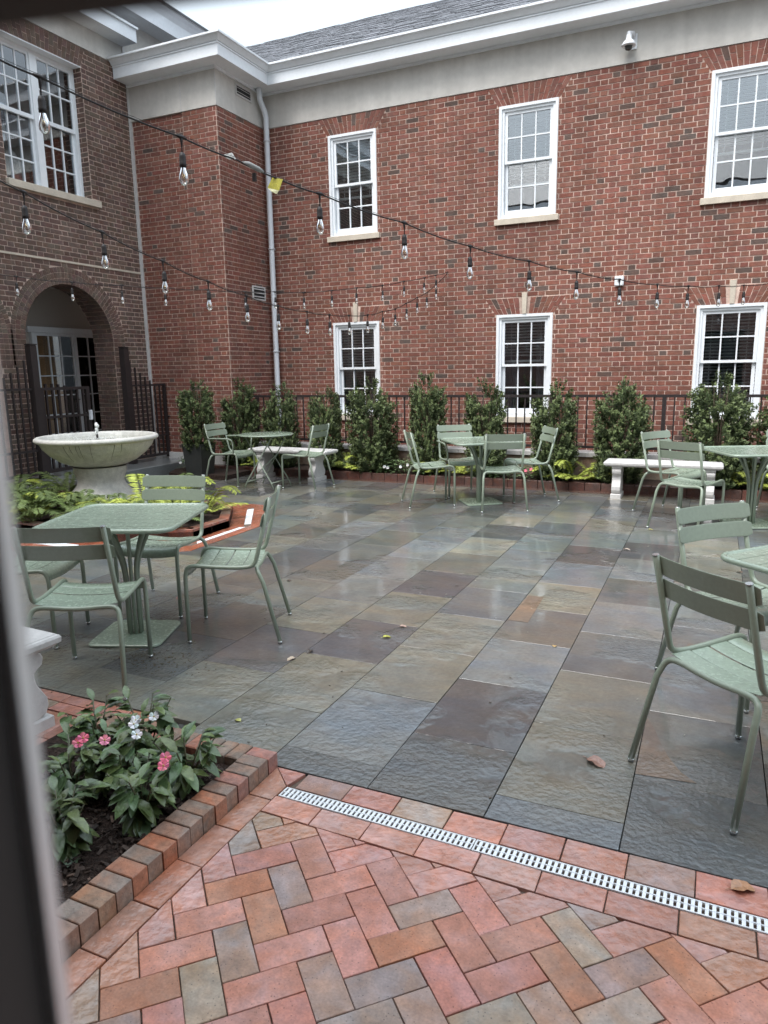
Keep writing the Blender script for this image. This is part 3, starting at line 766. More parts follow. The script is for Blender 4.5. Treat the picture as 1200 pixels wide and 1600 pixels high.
n4 = MB(); n4.box(-9.5, 7.4, -9.5, -.45, 2.75, 2.9); n4.box(-9.5, -9.4, -9.5, -.45, 0, 2.75); n4.box(7.3, 7.4, -9.5, -.45, 0, 2.75); n4.box(-9.4, 7.3, -9.6, -9.5, 0, 2.75); obj('room_interior', n4, M_PLASTER, nb)

# door frame right beside the lens
def ray(x, y): return RT*(x-600)-UP*(y-800)+FWD*F_PX
def hor(x, y, d):
    r = ray(x, y); k = d/math.hypot(r.x, r.y); return CAMP+r*k
D0 = .125
s0 = hor(37, 1180, D0); vh = ray(-5200, 650); vh.z = 0; vh.normalize(); nh = Vector((-vh.y, vh.x, 0))
if nh.dot(FWD) < 0: nh = -nh
gd = thing('door_frame', 'dark door frame with a pale metal edge, close and out of focus at the left', 'door frame', (s0.x, s0.y, 0))
Fm = Matrix(((-vh.x, nh.x, 0, s0.x), (-vh.y, nh.y, 0, s0.y), (0, 0, 1, 0), (0, 0, 0, 1)))
q = MB(); q.box(-.30, -.0013, -.02, .0, 0, 2.1, M=Fm); obj('door_stile', q, M_FRAME, gd)
q = MB(); q.box(-.0012, .0010, -.0005, .0030, 0, 2.08, M=Fm); obj('edge_strip', q, M_STRIP, gd)
r = ray(200, 20); tt = (s0-CAMP).dot(nh)/r.dot(nh); zh = (CAMP+r*tt).z
q = MB(); q.box(-.2, .30, -.02, .0, zh, zh+.12, M=Fm); obj('door_rail', q, M_FRAME, gd)

# ------------------------------------------------------------------ patio paving
PAL = dict(blue=(0.120, 0.130, 0.136), grey=(0.112, 0.113, 0.109), olive=(0.155, 0.143, 0.108), og=(0.137, 0.136, 0.115), purple=(0.085, 0.080, 0.082),
           brown=(0.116, 0.104, 0.088), teal=(0.120, 0.138, 0.130), tan=(0.187, 0.179, 0.146), dark=(0.076, 0.079, 0.079), lgrey=(0.145, 0.149, 0.148))
named = {5: ['blue', 'olive', 'og', 'grey', 'lgrey', 'grey', 'blue', 'purple', 'teal', 'blue', 'dark', 'og'],
         4: ['dark', 'purple', 'blue', 'brown', 'olive', 'blue', 'purple', 'teal', 'og', 'blue', 'grey', 'olive'],
         3: ['dark', 'blue', 'olive', 'tan', 'grey', 'og', 'lgrey', 'teal', 'blue', 'tan', 'blue', 'grey'],
         2: ['og', 'olive', 'purple', 'olive', 'purple', 'brown', 'tan', 'dark', 'tan', 'blue', 'lgrey', 'og'],
         1: ['grey', 'og', 'purple', 'olive', 'grey', 'lgrey', 'lgrey', 'blue', 'og', 'dark', 'grey', 'grey'],
         6: ['dark', 'grey', 'lgrey', 'grey', 'grey', 'brown', 'og', 'tan', 'lgrey', 'dark', 'og', 'grey'],
         0: ['og', 'dark', 'brown', 'og', 'brown', 'grey', 'og', 'lgrey', 'grey', 'blue', 'grey', 'og']}
patio = MB(); patio.box(-10, 7.3, .3, 9.28, -.05, -.022); patio = obj('patio', patio, M_GROUT, kind='structure')
FBC = Vector((-6.6, 6.3, 0))
def fb_poly(r):      # bed around the fountain: clipped square, corner towards the camera's right
    k = r*.42
    x0, x1, y0, y1 = FBC.x-r, FBC.x+r, FBC.y-r*.85, FBC.y+r*.62
    return [(x0+k, y0), (x1-k*.55, y0), (x1, y0+k*.9), (x1, y1-k*.45), (x1-k*1.1, y1), (x0+k, y1), (x0, y1-k), (x0, y0+k)]
def in_poly(x, y, P):
    c = False; n = len(P)
    for i in range(n):
        a, b = P[i], P[i-1]
        if (a[1] > y) != (b[1] > y) and x < (b[0]-a[0])*(y-a[1])/(b[1]-a[1])+a[0]: c = not c
    return c
def clip(poly, nx, ny, c):     # keep nx*x+ny*y <= c
    out = []; n = len(poly)
    for i in range(n):
        a, b = poly[i], poly[(i+1) % n]; da, db = nx*a[0]+ny*a[1]-c, nx*b[0]+ny*b[1]-c
        if da <= 0: out.append(a)
        if (da < 0 < db) or (db < 0 < da):
            t_ = da/(da-db); out.append((a[0]+t_*(b[0]-a[0]), a[1]+t_*(b[1]-a[1])))
    return out
rs2 = random.Random(11)
CW = .457; X5 = -.649
XFRONT = 2.207
for ci in range(-18, 18):
    x0 = X5+(ci-5)*CW; x1 = x0+CW
    if x1 < -9.6 or x0 > 6.5: continue
    y = XFRONT
    first = .153 if ci % 2 else .463
    if x1 < -1.5: y = XFRONT-.61*(2 if ci % 2 else 2)+ (0); first = .153 if ci % 2 else .463
    k = -2 if y < 2 else 0
    while y < 9.1:
        L_ = first if abs(y-XFRONT) < .01 or (k == -2) else .61
        if k == -2: L_ = first
        y1 = min(y+L_, 9.14)
        nm = named[ci][k] if ci in named and 0 <= k < 12 else rs2.choice(['blue', 'grey', 'olive', 'og', 'purple', 'brown', 'teal', 'tan', 'dark', 'lgrey', 'grey', 'og'])
        kk = 1.2*rs2.uniform(.88, 1.14); gm = sum(PAL[nm])/3; c_ = tuple(((v-gm)*.78+gm)*kk for v in PAL[nm])
        poly = [(x0+.0019, y+.0016), (x1-.0019, y+.0016), (x1-.0019, y1-.0016), (x0+.0019, y1-.0016)]
        if x0 < -1.5 and y < 2.42 and x1 > -3.3 and y1 < 2.215: poly = None
        if poly and x0 < -1.5 and y < 2.42: poly = (poly if x1 > -1.45 else clip(poly, 0, -1, -2.215 if x0 > -2.25 else -2.37)) if x1 > -3.3 else poly
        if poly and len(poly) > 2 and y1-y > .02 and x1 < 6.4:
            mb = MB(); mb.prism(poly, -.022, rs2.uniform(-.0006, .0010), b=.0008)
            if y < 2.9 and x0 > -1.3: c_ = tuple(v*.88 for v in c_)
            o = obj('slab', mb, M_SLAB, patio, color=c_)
            # water lies at very slightly different slopes from stone to stone
            cxm = Vector(((x0+x1)/2, (y+y1)/2, 0))
            T = Matrix.Translation(cxm) @ Matrix.Rotation(rs2.uniform(-.0018, .0018), 4, 'X') @ Matrix.Rotation(rs2.uniform(-.0018, .0018), 4, 'Y') @ Matrix.Translation(-cxm)
            o.location = T.translation; o.rotation_euler = T.to_3x3().to_euler()
        y = y1; k += 1
def stain(pts, c_):
    mb = MB(); mb.prism(pts, .0008, .0016); return obj('rust_stain', mb, M_SLAB, patio, color=c_)
stain([(-.19, 2.70), (-.19, 3.20), (-.155, 3.12), (-.12, 3.0), (-.08, 2.88), (-.03, 2.78), (.03, 2.72)], (.155, .115, .088))
stain([(-.02, 3.86), (.21, 3.9), (.2, 4.2), (-.05, 4.22), (-.09, 4.05)], (.16, .12, .09))
stain([(-1.10, 4.22), (-.97, 4.22), (-.99, 4.76), (-1.10, 4.76)], (.18, .12, .08))

# ------------------------------------------------------------------ clay pavers in the foreground
pav = MB(); pav.box(-1.52, 3.2, -.2, XFRONT-.004, -.05, -.012); pav = obj('paver_path', pav, M_JOINT, kind='structure')
def ptone():
    r_ = rnd.random(); k = rnd.uniform(.86, 1.12)
    if r_ < .64: return (.45*k, .215*k*rnd.uniform(.95, 1.05), .175*k*rnd.uniform(.95, 1.05))
    if r_ < .76: return (.42*k, .20*k, .125*k)
    if r_ < .97: return (.33*k, .24*k*rnd.uniform(.94, 1.06), .20*k*rnd.uniform(.92, 1.08))
    return (.19*k, .19*k, .18*k)
def paver(poly, m_=None, h=.0, tone=None, par=None):
    if len(poly) < 3: return
    A = abs(sum(poly[i][0]*poly[(i+1) % len(poly)][1]-poly[(i+1) % len(poly)][0]*poly[i][1] for i in range(len(poly))))/2
    if A < .0004: return
    cx = sum(p[0] for p in poly)/len(poly); cyy = sum(p[1] for p in poly)/len(poly)
    poly = [(cx+(p[0]-cx)*(1-.0024/max(.02, math.hypot(p[0]-cx, p[1]-cyy))), cyy+(p[1]-cyy)*(1-.0024/max(.02, math.hypot(p[0]-cx, p[1]-cyy)))) for p in poly]
    j = lambda: rnd.uniform(-.0009, .0009)
    poly = [(p[0]+j(), p[1]+j()) for p in poly]
    mb = MB(); mb.prism(poly, -.03, h+rnd.uniform(-.0016, .0012), b=.0016)
    return obj('brick', mb, m_ or M_PAVER, par or pav, color=tone or ptone())
SK = -.0187       # the drain line is not quite square to the paving
ydr = lambda x: 2.094+SK*(x+1.39)
# header course between bluestone and drain
x = -1.36; DW = .061
paver([(-1.50, 2.2), (-1.37, 2.2), (-1.395, 2.098), (-1.395, 2.098)], M_PAVERW, tone=(.38, .17, .14))
while x < 2.6:
    x1 = x+.2; tn = ptone()
    paver([(x, ydr(x)+.006), (x1, ydr(x1)+.006), (x1, XFRONT-.005), (x, XFRONT-.005)], M_PAVERW if x > -1.2 else M_PAVER, tone=tn)
    x = x1
x = -1.40
while x < 2.6:
    x1 = x+.2
    paver([(x, ydr(x)-DW-.104), (x1, ydr(x1)-DW-.104), (x1, ydr(x1)-DW-.003), (x, ydr(x)-DW-.003)], M_PAVERW)
    x = x1
y = 2.2
while y > .1:
    paver([(-1.40, y), (-1.50, y), (-1.50, y-.2), (-1.40, y-.2)] if y < 2.1 else [(-1.395, y-.1), (-1.50, y), (-1.50, y-.2), (-1.40, y-.2)], M_PAVERW, tone=rnd.choice([(.40, .18, .12), (.38, .19, .13), (.33, .21, .16), (.42, .18, .11)]))
    y -= .2
# herringbone field at 45 degrees
mod = .09925; s2 = math.sqrt(.5)
ax, ay = -.7835, 1.540
u0 = (ax+ay)*s2; v0 = (-ax+ay)*s2-mod
for i in range(-22, 34):
    for j in range(-22, 22):
        mm = (i-j) % 4
        if mm == 0: r4 = (u0+i*mod, v0+j*mod, u0+(i+2)*mod, v0+(j+1)*mod)
        elif mm == 3: r4 = (u0+i*mod, v0+j*mod, u0+(i+1)*mod, v0+(j+2)*mod)
        else: continue
        P = [((u-v)*s2, (u+v)*s2) for u, v in ((r4[0], r4[1]), (r4[2], r4[1]), (r4[2], r4[3]), (r4[0], r4[3]))]
        cx = sum(p[0] for p in P)/4; cyy = sum(p[1] for p in P)/4
        if cx < -1.7 or cx > 1.5 or cyy < .25 or cyy > 2.2: continue
        P = clip(P, -1, 0, 1.398); 
        if len(P) > 2: P = clip(P, -SK, 1, 2.094+SK*1.39-DW-.108)
        if len(P) > 2: paver(P, M_PAVERW if cyy > 1.82 or cx < -1.25 else M_PAVER)

# channel drain: trough and two grates
dr = thing('channel_drain', 'long white slotted channel drain grate set between brick pavers', 'drain', (-1.39, 2.06, 0))
tr = MB(); tr.add([(-1.39, ydr(-1.39)-DW, -.035), (2.6, ydr(2.6)-DW, -.035), (2.6, ydr(2.6), -.035), (-1.39, ydr(-1.39), -.035)], [(0, 1, 2, 3)], (.03, .03, .03)); obj('trough', tr, M_DARK, dr)
ang = math.atan(SK)
Gm0 = Matrix.Translation((-1.39, 2.094-DW, 0)) @ Matrix.Rotation(ang, 4, 'Z')
for gi, (ga, gb) in enumerate(((0.0, .752), (.756, 1.75), (1.754, 2.75), (2.754, 3.75))):
    gr = MB(); rail = .0065; n = int(round((gb-ga)/.0190)); p_ = (gb-ga)/n
    z0, z1 = -.004, .0015
    for (b0, b1) in ((0, rail), (DW/2-.003, DW/2+.003), (DW-rail, DW)): gr.bbox(ga, gb, b0+.001, b1-.0005, z0, z1, .001, M=Gm0)
    for i in range(n+1):
        xx = ga+i*p_
        a_, b_ = max(ga, xx-.0052), min(gb, xx+.0052)
        gr.box(a_, b_, rail-.001, DW/2-.002, z0, z1-.0012, M=Gm0); gr.box(a_, b_, DW/2+.002, DW-rail+.001, z0, z1-.0012, M=Gm0)
    obj('grate', gr, M_WHITE, dr)

# ------------------------------------------------------------------ near flower bed
bed = MB(); bed.box(-2.5, -1.6, .1, 2.1, -.05, .028); bed = obj('flower_bed', bed, M_MULCH, kind='structure')
def ktone():
    return rnd.choice([(.26, .18, .14), (.32, .18, .14), (.36, .17, .12)])
y = 2.205; kseq = [(.36, .17, .14), (.24, .18, .15), (.23, .17, .14), (.36, .18, .145), (.28, .19, .15), (.38, .18, .115), (.26, .18, .14), (.27, .185, .145), (.29, .19, .15), (.40, .17, .10), (.26, .2, .165), (.35, .18, .12), (.28, .2, .16), (.33, .2, .13), (.28, .2, .16), (.29, .2, .16)]
k = 0
while y > .1:
    mb = MB(); z1 = .066+rnd.uniform(-.002, .002); jx = rnd.uniform(-.002, .002)
    mb.bbox(-1.612+jx, -1.502+jx, y-.0640, y-.0022, -.03, z1, .0022); obj('kerb_brick', mb, M_KERB, bed, color=kseq[k] if k < len(kseq) else ktone())
    y -= .0665; k += 1
x = -1.615
while x > -2.45:
    mb = MB(); mb.bbox(x-.0625, x-.003, 2.095, 2.205, -.03, .066+rnd.uniform(-.002, .002), .004); obj('kerb_brick', mb, M_KERB, bed, color=rnd.choice([(.33, .15, .12), (.24, .17, .13), (.34, .155, .11)]))
    x -= .0665
for i in range(6):
    for j in range(2): paver([(-3.4+.2*i, 2.21+.076*j), (-3.2+.2*i, 2.21+.076*j), (-3.2+.2*i, 2.282+.076*j), (-3.4+.2*i, 2.282+.076*j)] if i < 9 else [], M_PAVERW, par=patio)
for i in range(5):
    for j in range(6): paver([(-3.4+.2*i, 1.0+.2*j), (-3.2+.2*i, 1.0+.2*j), (-3.2+.2*i, 1.2+.2*j), (-3.4+.2*i, 1.2+.2*j)], M_PAVERW, par=patio)
ch = MB()
for i in range(2600):
    L_ = rnd.uniform(.006, .028); Wd = L_*rnd.uniform(.25, .6); x = rnd.uniform(-2.35, -1.63); y = rnd.uniform(.7, 2.07)
    Mc = Matrix.Translation((x, y, .031+rnd.uniform(0, .010))) @ Matrix.Rotation(rnd.uniform(0, PI), 4, 'Z') @ Matrix.Rotation(rnd.uniform(-.6, .6), 4, 'X') @ Matrix.Rotation(rnd.uniform(-.5, .5), 4, 'Y')
    k = rnd.uniform(.5, 1.6) if rnd.random() < .95 else 3.5
    ch.box(-L_/2, L_/2, -Wd/2, Wd/2, -.0015, .0015, (.05*k, .033*k, .025*k), Mc)
obj('mulch_chips', ch, M_CHIP, bed, kind='stuff')

# ------------------------------------------------------------------ fountain bed: brick border, drain strips, kerb
P_out = [(-8.0, 4.38), (-4.91, 4.36), (-4.17, 4.92), (-4.17, 6.12), (-4.75, 7.05), (-8.0, 7.05)]
P_k = [(-8.0, 4.95), (-5.05, 4.95), (-4.44, 5.30), (-4.44, 5.86), (-4.95, 6.62), (-8.0, 6.62)]
fbm = MB(); fbm.prism(P_out, -.02, .0035); fbd = obj('fountain_bed', fbm, M_JOINT, kind='structure')
fbs = MB(); fbs.prism(P_k, .0, .075); obj('bed_soil', fbs, M_MULCH, fbd)
def band_bricks(a, b, c, d, n):
    """quad strip a-b outer edge, d-c inner edge split across into n bricks"""
    for i in range(n):
        t0, t1 = i/n, (i+1)/n
        L1 = lambda p, q, t_: (p[0]+(q[0]-p[0])*t_, p[1]+(q[1]-p[1])*t_)
        paver([L1(a, b, t0), L1(a, b, t1), L1(d, c, t1), L1(d, c, t0)], M_PAVERW, h=.006, tone=rnd.choice([(.36, .115, .06), (.40, .13, .07), (.33, .11, .065)]), par=fbd)
def mixp(p, q, t_): return (p[0]+(q[0]-p[0])*t_, p[1]+(q[1]-p[1])*t_)
for i in range(len(P_out)-1):
    a, b, c, d = P_out[i], P_out[i+1], P_k[i+1], P_k[i]
    Ln = math.dist(a, b)
    if i >= 4: 
        band_bricks(a, b, c, d, max(3, int(Ln/.2))); continue
    m0, m1 = mixp(a, d, .42), mixp(b, c, .42); m2, m3 = mixp(a, d, .60), mixp(b, c, .60)
    band_bricks(a, b, m1, m0, max(3, int(Ln/.2))); band_bricks(m2, m3, c, d, max(3, int(Ln/.2)))
    if True:
        s1, s2_, s3, s4 = mixp(m0, m1, .08), mixp(m0, m1, .90), mixp(m2, m3, .90), mixp(m2, m3, .08)
        sm = MB(); sm.prism([s1, s2_, s3, s4], -.01, .009, b=.002)
        for q_ in range(int(math.dist(s1, s2_)/.03)):
            t_ = (q_+.5)/int(math.dist(s1, s2_)/.03); pa, pb = mixp(s1, s2_, t_), mixp(s4, s3, t_)
        obj('drain_strip', sm, M_WHITE, fbd)
for i in range(len(P_k)-1):
    a, b = Vector((*P_k[i], 0)), Vector((*P_k[i+1], 0)); dv = (b-a).normalized(); nv = Vector((dv.y, -dv.x, 0)); n = int((b-a).length/.2)
    if n < 1: continue
    st_ = (b-a).length/n
    for q_ in range(n):
        Mk = Matrix(((dv.x, -nv.x, 0, a.x+dv.x*q_*st_), (dv.y, -nv.y, 0, a.y+dv.y*q_*st_), (0, 0, 1, 0), (0, 0, 0, 1)))
        mb = MB(); mb.bbox(.003, st_-.003, 0, .1, .0, .10, .004, M=Mk); obj('kerb_brick', mb, M_KERB, fbd, color=rnd.choice([(.30, .12, .085), (.27, .13, .1), (.22, .15, .12)]))

# ------------------------------------------------------------------ long bed at the foot of the railing, with kerb and coping
fbed = MB(); fbed.box(-7.85, 7.2, 9.36, 9.86, -.05, .10); fbed = obj('back_bed', fbed, M_MULCH, kind='structure')
x = -7.85
while x < 7.1:
    wv = .2
    mb = MB(); mb.bbox(x+.004, x+wv-.004, 9.27, 9.36, -.03, .105+rnd.uniform(-.003, .003), .005); obj('kerb_brick', mb, M_KERB, fbed, color=rnd.choice([(.10, .045, .036), (.12, .05, .038), (.09, .045, .036), (.10, .055, .046)]))
    x += wv
mb = MB(); mb.box(-7.85, 7.1, 9.15, 9.27, -.02, .002); obj('edging', mb, M_PAVERW, fbed, color=(.13, .075, .06))
cw = MB(); cw.box(-6.9, 7.2, 9.86, 10.12, -.05, .37); cwo = tag(obj('low_wall', cw, M_BRICK, color=(.33, .24, .18)), 'low tan masonry wall that carries the iron railing', 'wall')
x = -6.92
while x < 7.1:
    mb = MB(); mb.bbox(x+.003, x+.897, 9.83, 10.15, .372, .43, .006); obj('coping_stone', mb, M_CONC, cwo); x += .9

# iron railing
rl = thing('iron_railing', 'long black iron railing with thin balusters in front of the back wall', 'railing', (-1, 9.98, .43))
FY = 9.98
q = MB(); q.box(-6.9, 7.2, FY-.025, FY+.025, 1.155, 1.19); obj('top_rail', q, M_IRON, rl)
q = MB(); q.box(-6.9, 7.2, FY-.018, FY+.018, .475, .505); obj('bottom_rail', q, M_IRON, rl)
posts = [-6.85, -5.35, -3.85, -2.05+.0, -.6, 1.0, 2.5, 4.0, 5.5, 7.1]
balm = MB(); balm.box(-.0085, .0085, -.0085, .0085, 0, .652); balm = balm.mesh('baluster', M_IRON)
for a, b in zip(posts[:-1], posts[1:]):
    q = MB(); q.box(a-.024, a+.024, FY-.024, FY+.024, .43, 1.153); q.box(a-.05, a+.05, FY-.05, FY+.05, .431, .44); obj('post', q, M_IRON, rl)
    n = int((b-a)/.118)
    for i in range(1, n):
        o = obj('baluster', balm, M_IRON, rl); o.location = (a+(b-a)*i/n, FY, .504)

# gate and side panels before the arch
GX = -8.30
def bars(name_parent, ys, ztops, z0, w_=.011):
    for y_, zt in zip(ys, ztops):
        q = MB(); q.box(GX-w_, GX+w_, y_-w_, y_+w_, z0, zt); obj('picket', q, M_IRON, name_parent)
def panel(label, y0, y1, ys, tops, endpost, cat='gate'):
    t_ = thing('iron_gate' if cat == 'gate' else 'side_railing', label, cat, (GX, (y0+y1)/2, .18))
    q = MB(); q.box(GX-.014, GX+.014, y0, y1, 1.37, 1.40); obj('top_rail', q, M_IRON, t_)
    q = MB(); q.box(GX-.018, GX+.018, y0, y1, .235, .275); obj('bottom_rail', q, M_IRON, t_)
    q = MB(); q.box(GX-.012, GX+.012, y0, y1, .55, .58); obj('middle_rail', q, M_IRON, t_)
    bars(t_, ys, tops, .276)
    q = MB(); q.box(GX-.022, GX+.022, endpost-.022, endpost+.022, .2, 1.405); obj('end_post', q, M_IRON, t_)
    return t_
ys = np.linspace(8.70, 9.32, 7)
t1 = panel('narrow iron gate panel with stepped pickets to the right of the arch', 8.63, 9.43, ys, [1.75, 1.66, 1.58, 1.52, 1.46, 1.40, 1.38], 9.43)
q = MB(); q.box(GX-.02, GX+.06, 9.45, 9.53, .86, .875); obj('latch', q, M_IRON, t1)
ys = np.linspace(6.15, 6.80, 7)
t2 = panel('iron railing panel with stepped pickets to the left of the arch', 5.6, 6.86, ys, [1.42, 1.46, 1.50, 1.54, 1.60, 1.68, 1.76], 5.65, 'railing')
for (y_, lab, w2) in ((6.93, 'square dark iron gate post at the left side of the arch', .05), (8.60, 'square dark iron gate post at the right side of the arch', .05)):
    q = MB(); q.bbox(GX-w2, GX+w2, y_-w2, y_+w2, .175, 1.96, .008); po_ = thing('gate_post', lab, 'gate post', (GX, y_, .175)); obj('shaft', q, M_IRON, po_)
    q = MB(); q.bbox(GX-w2-.006, GX+w2+.006, y_-w2-.006, y_+w2+.006, 1.961, 1.975, .004); obj('cap', q, M_IRON, po_)
gl_ = thing('gate_leaf', 'dark iron gate leaf with close bars and a small lock standing in the arch', 'gate', (GX, 7.35, .18))
q = MB(); q.box(GX-.02, GX+.02, 7.0, 7.84, 1.36, 1.40); q.box(GX-.02, GX+.02, 7.0, 7.84, .24, .29); q.box(GX-.02, GX+.02, 7.0, 7.05, .29, 1.36); q.box(GX-.02, GX+.02, 7.78, 7.84, .29, 1.36); obj('frame', q, M_IRON, gl_)
bars(gl_, np.linspace(7.10, 7.73, 7), [1.45, 1.45, 1.44, 1.42, 1.40, 1.38, 1.37], .29, .014)
q = MB(); q.box(GX-.012, GX+.02, 7.05, 7.78, .98, 1.01); obj('middle_rail', q, M_IRON, gl_)
q = MB(); q.box(GX+.02, GX+.05, 7.79, 7.83, .92, 1.06); obj('lock', q, M_METAL, gl_)

# ------------------------------------------------------------------ wall fittings
sc_ = thing('dome_camera', 'white dome security camera on the stucco band under the eave', 'security camera', (-1.30, YW, 5.62))
q = MB(); q.tube([(-1.27, YW-.01, 5.70), (-1.27, YW-.08, 5.73), (-1.31, YW-.13, 5.72), (-1.31, YW-.14, 5.66)], .03, 12); q.box(-1.30, -1.22, YW-.03, YW-.012, 5.56, 5.74); obj('bracket', q, M_WHITE, sc_)
q = MB(); q.lathe([(.034, .10), (.036, .045), (.05, .035), (.085, -.01), (.092, -.03), (.085, -.034), (.05, -.034)], 24, (-1.31, YW-.14, 5.60)); obj('shroud', q, M_WHITE, sc_)
q = MB(); q.lathe([(.048, -.034), (.047, -.05), (.035, -.075), (.015, -.085), (.001, -.087)], 20, (-1.31, YW-.14, 5.60)); obj('lens_dome', q, M_POT, sc_)
bx_ = thing('strobe_box', 'small white alarm box on the brick wall above the lower windows', 'alarm box', (-1.31, YW-.02, 2.70))
q = MB(); Mb = Matrix.Translation((-1.31, YW-.004, 2.70)) @ Matrix.Rotation(PI/2, 4, 'X'); q.prism([(-.05, -.065), (.05, -.065), (.06, -.05), (.06, .05), (.05, .065), (-.05, .065), (-.06, .05), (-.06, -.05)], 0, .05, b=.01, M=Mb); obj('housing', q, M_WHITE, bx_)
q = MB(); q.lathe([(.022, 0), (.02, .012), (.001, .018)], 14); 
for i, v_ in enumerate(q.v): q.v[i] = tuple(Mb @ Vector((v_[0], v_[1]+.01, v_[2]+.049)))
obj('lamp_lens', q, M_STRIP, bx_)

# ------------------------------------------------------------------ sage green café chairs
def strip(mb, cs, ups, hh, th, c=(1, 1, 1)):
    """a thin curved slat: centre points, direction of its height, half heights, thickness"""
    n = len(cs); vs = []
    for i in range(n):
        t = (Vector(cs[min(i+1, n-1)])-Vector(cs[max(i-1, 0)])).normalized(); u = Vector(ups[i] if isinstance(ups, list) else ups).normalized()
        nn = t.cross(u).normalized(); h = hh[i]; c0 = Vector(cs[i]); e = min(.004, h*.3)
        for a, b in ((-h, -.5), (-h, .5), (-h+e, .9), (h-e, .9), (h, .5), (h, -.5), (h-e, -.9), (-h+e, -.9)):
            vs.append(c0+u*a+nn*(b*th*.5))
    fs = [tuple(range(8)), tuple((n-1)*8+k for k in range(8))[::-1]]
    for i in range(n-1):
        for k in range(8): fs.append((i*8+k, (i+1)*8+k, (i+1)*8+(k+1) % 8, i*8+(k+1) % 8))
    mb.add(vs, fs, c)
def smooth(pts, it=2):
    for _ in range(it):
        out = [pts[0]]
        for a, b in zip(pts[:-1], pts[1:]):
            a, b = Vector(a), Vector(b); out += [a*.75+b*.25, a*.25+b*.75]
        out.append(pts[-1]); pts = out
    return pts
TR = .0125
def make_chair(label, arms=False):
    t = thing('armchair' if arms else 'cafe_chair', label, 'armchair' if arms else 'chair')
    for s in (-1, 1):
        q = MB(); pts = [(s*.207, -.243, .858), (s*.209, -.158, .53), (s*.211, -.138, .462), (s*.211, -.07, .448), (s*.211, .12, .458), (s*.211, .235, .470), (s*.211, .262, .43), (s*.211, .264, .34), (s*.211, .264, .012)]
        q.tube([pts[0]]+smooth(pts[1:-1], 3)+[pts[-1]], TR, 10); obj('side_frame', q, M_GREEN, t, world=False)
        q = MB(); q.tube([(s*.207, -.2440, .8585), (s*.207, -.2445, .8615)], TR*1.02, 12); obj('end_cap', q, M_CHROME, t, world=False)
        for fx, fy in ((s*.211, .264), (s*.25, -.27)):
            q = MB(); q.tube([(fx, fy, .008), (fx, fy, .016)], TR*1.08, 10); q.tube([(fx, fy, 0), (fx, fy, .008)], TR*.9, 10, (.3, .3, .3)); obj('foot', q, M_CHROME, t, world=False)
    q = MB(); hp = [(-.25, -.27, .012), (-.226, -.185, .36), (-.213, -.155, .425), (-.17, -.142, .437), (0, -.140, .420), (.17, -.142, .437), (.213, -.155, .425), (.226, -.185, .36), (.25, -.27, .012)]
    q.tube([hp[0]]+smooth(hp[1:-1], 3)+[hp[-1]], TR, 10); obj('rear_leg_frame', q, M_GREEN, t, world=False)
    xs_ = np.linspace(-.203, .203, 13)
    sag = lambda x: -.016*(1-(x/.203)**2)
    rows = [(-.096, .452, (0, 1, .0)), (.0, .450, (0, 1, .03)), (.096, .456, (0, 1, .06))]
    for y_, z_, up in rows:
        q = MB(); strip(q, [(x, y_, z_+sag(x)) for x in xs_], up, [.0445]*13, .004); obj('seat_slat', q, M_GREENW, t, world=False)
    q = MB()
    prof = [(.147, .460), (.185, .464), (.215, .463), (.238, .452), (.250, .432), (.254, .410)]
    vs = []; m_ = len(prof)
    for x in xs_:
        for y_, z_ in prof: vs.append((x, y_, z_+sag(x)))
    for x in xs_:
        for y_, z_ in prof: vs.append((x, y_-.003, z_+sag(x)-.004))
    N_ = len(xs_)*m_; fs = []
    for i in range(len(xs_)-1):
        for k in range(m_-1):
            a = i*m_+k; fs.append((a, a+m_, a+m_+1, a+1)); fs.append((N_+a, N_+a+1, N_+a+m_+1, N_+a+m_))
        fs.append((i*m_, N_+i*m_, N_+(i+1)*m_, (i+1)*m_)); fs.append((i*m_+m_-1, (i+1)*m_+m_-1, N_+(i+1)*m_+m_-1, N_+i*m_+m_-1))
    q.add(vs, fs, sm=True); obj('seat_slat', q, M_GREENW, t, world=False)
    up = Vector((0, -.085, .328)).normalized(); xb = list(np.linspace(-.232, .232, 19))
    for zc in (.817, .726):
        q = MB(); yc = -.243-(.817-.858)*-.259 if False else -.243+(.858-zc)*.259
        hh = [.0395*(1 if abs(x) < .215 else .72 if abs(x) > .231 else .93) for x in xb]
        strip(q, [(x, yc+.016-.030*(1-(x/.232)**2)+.004, zc) for x in xb], [tuple(up)]*19, hh, .004); obj('back_slat', q, M_GREEN, t, world=False)
    if arms:
        for s in (-1, 1):
            q = MB(); ap = [(s*.211, -.195, .665), (s*.245, -.15, .668), (s*.262, .0, .672), (s*.262, .16, .672), (s*.25, .215, .66), (s*.225, .222, .60), (s*.215, .215, .47)]
            q.tube([ap[0]]+smooth(ap[1:-1], 3)+[ap[-1]], .0105, 9); obj('armrest', q, M_GREEN, t, world=False)
    return t
chair0 = None; arm0 = None
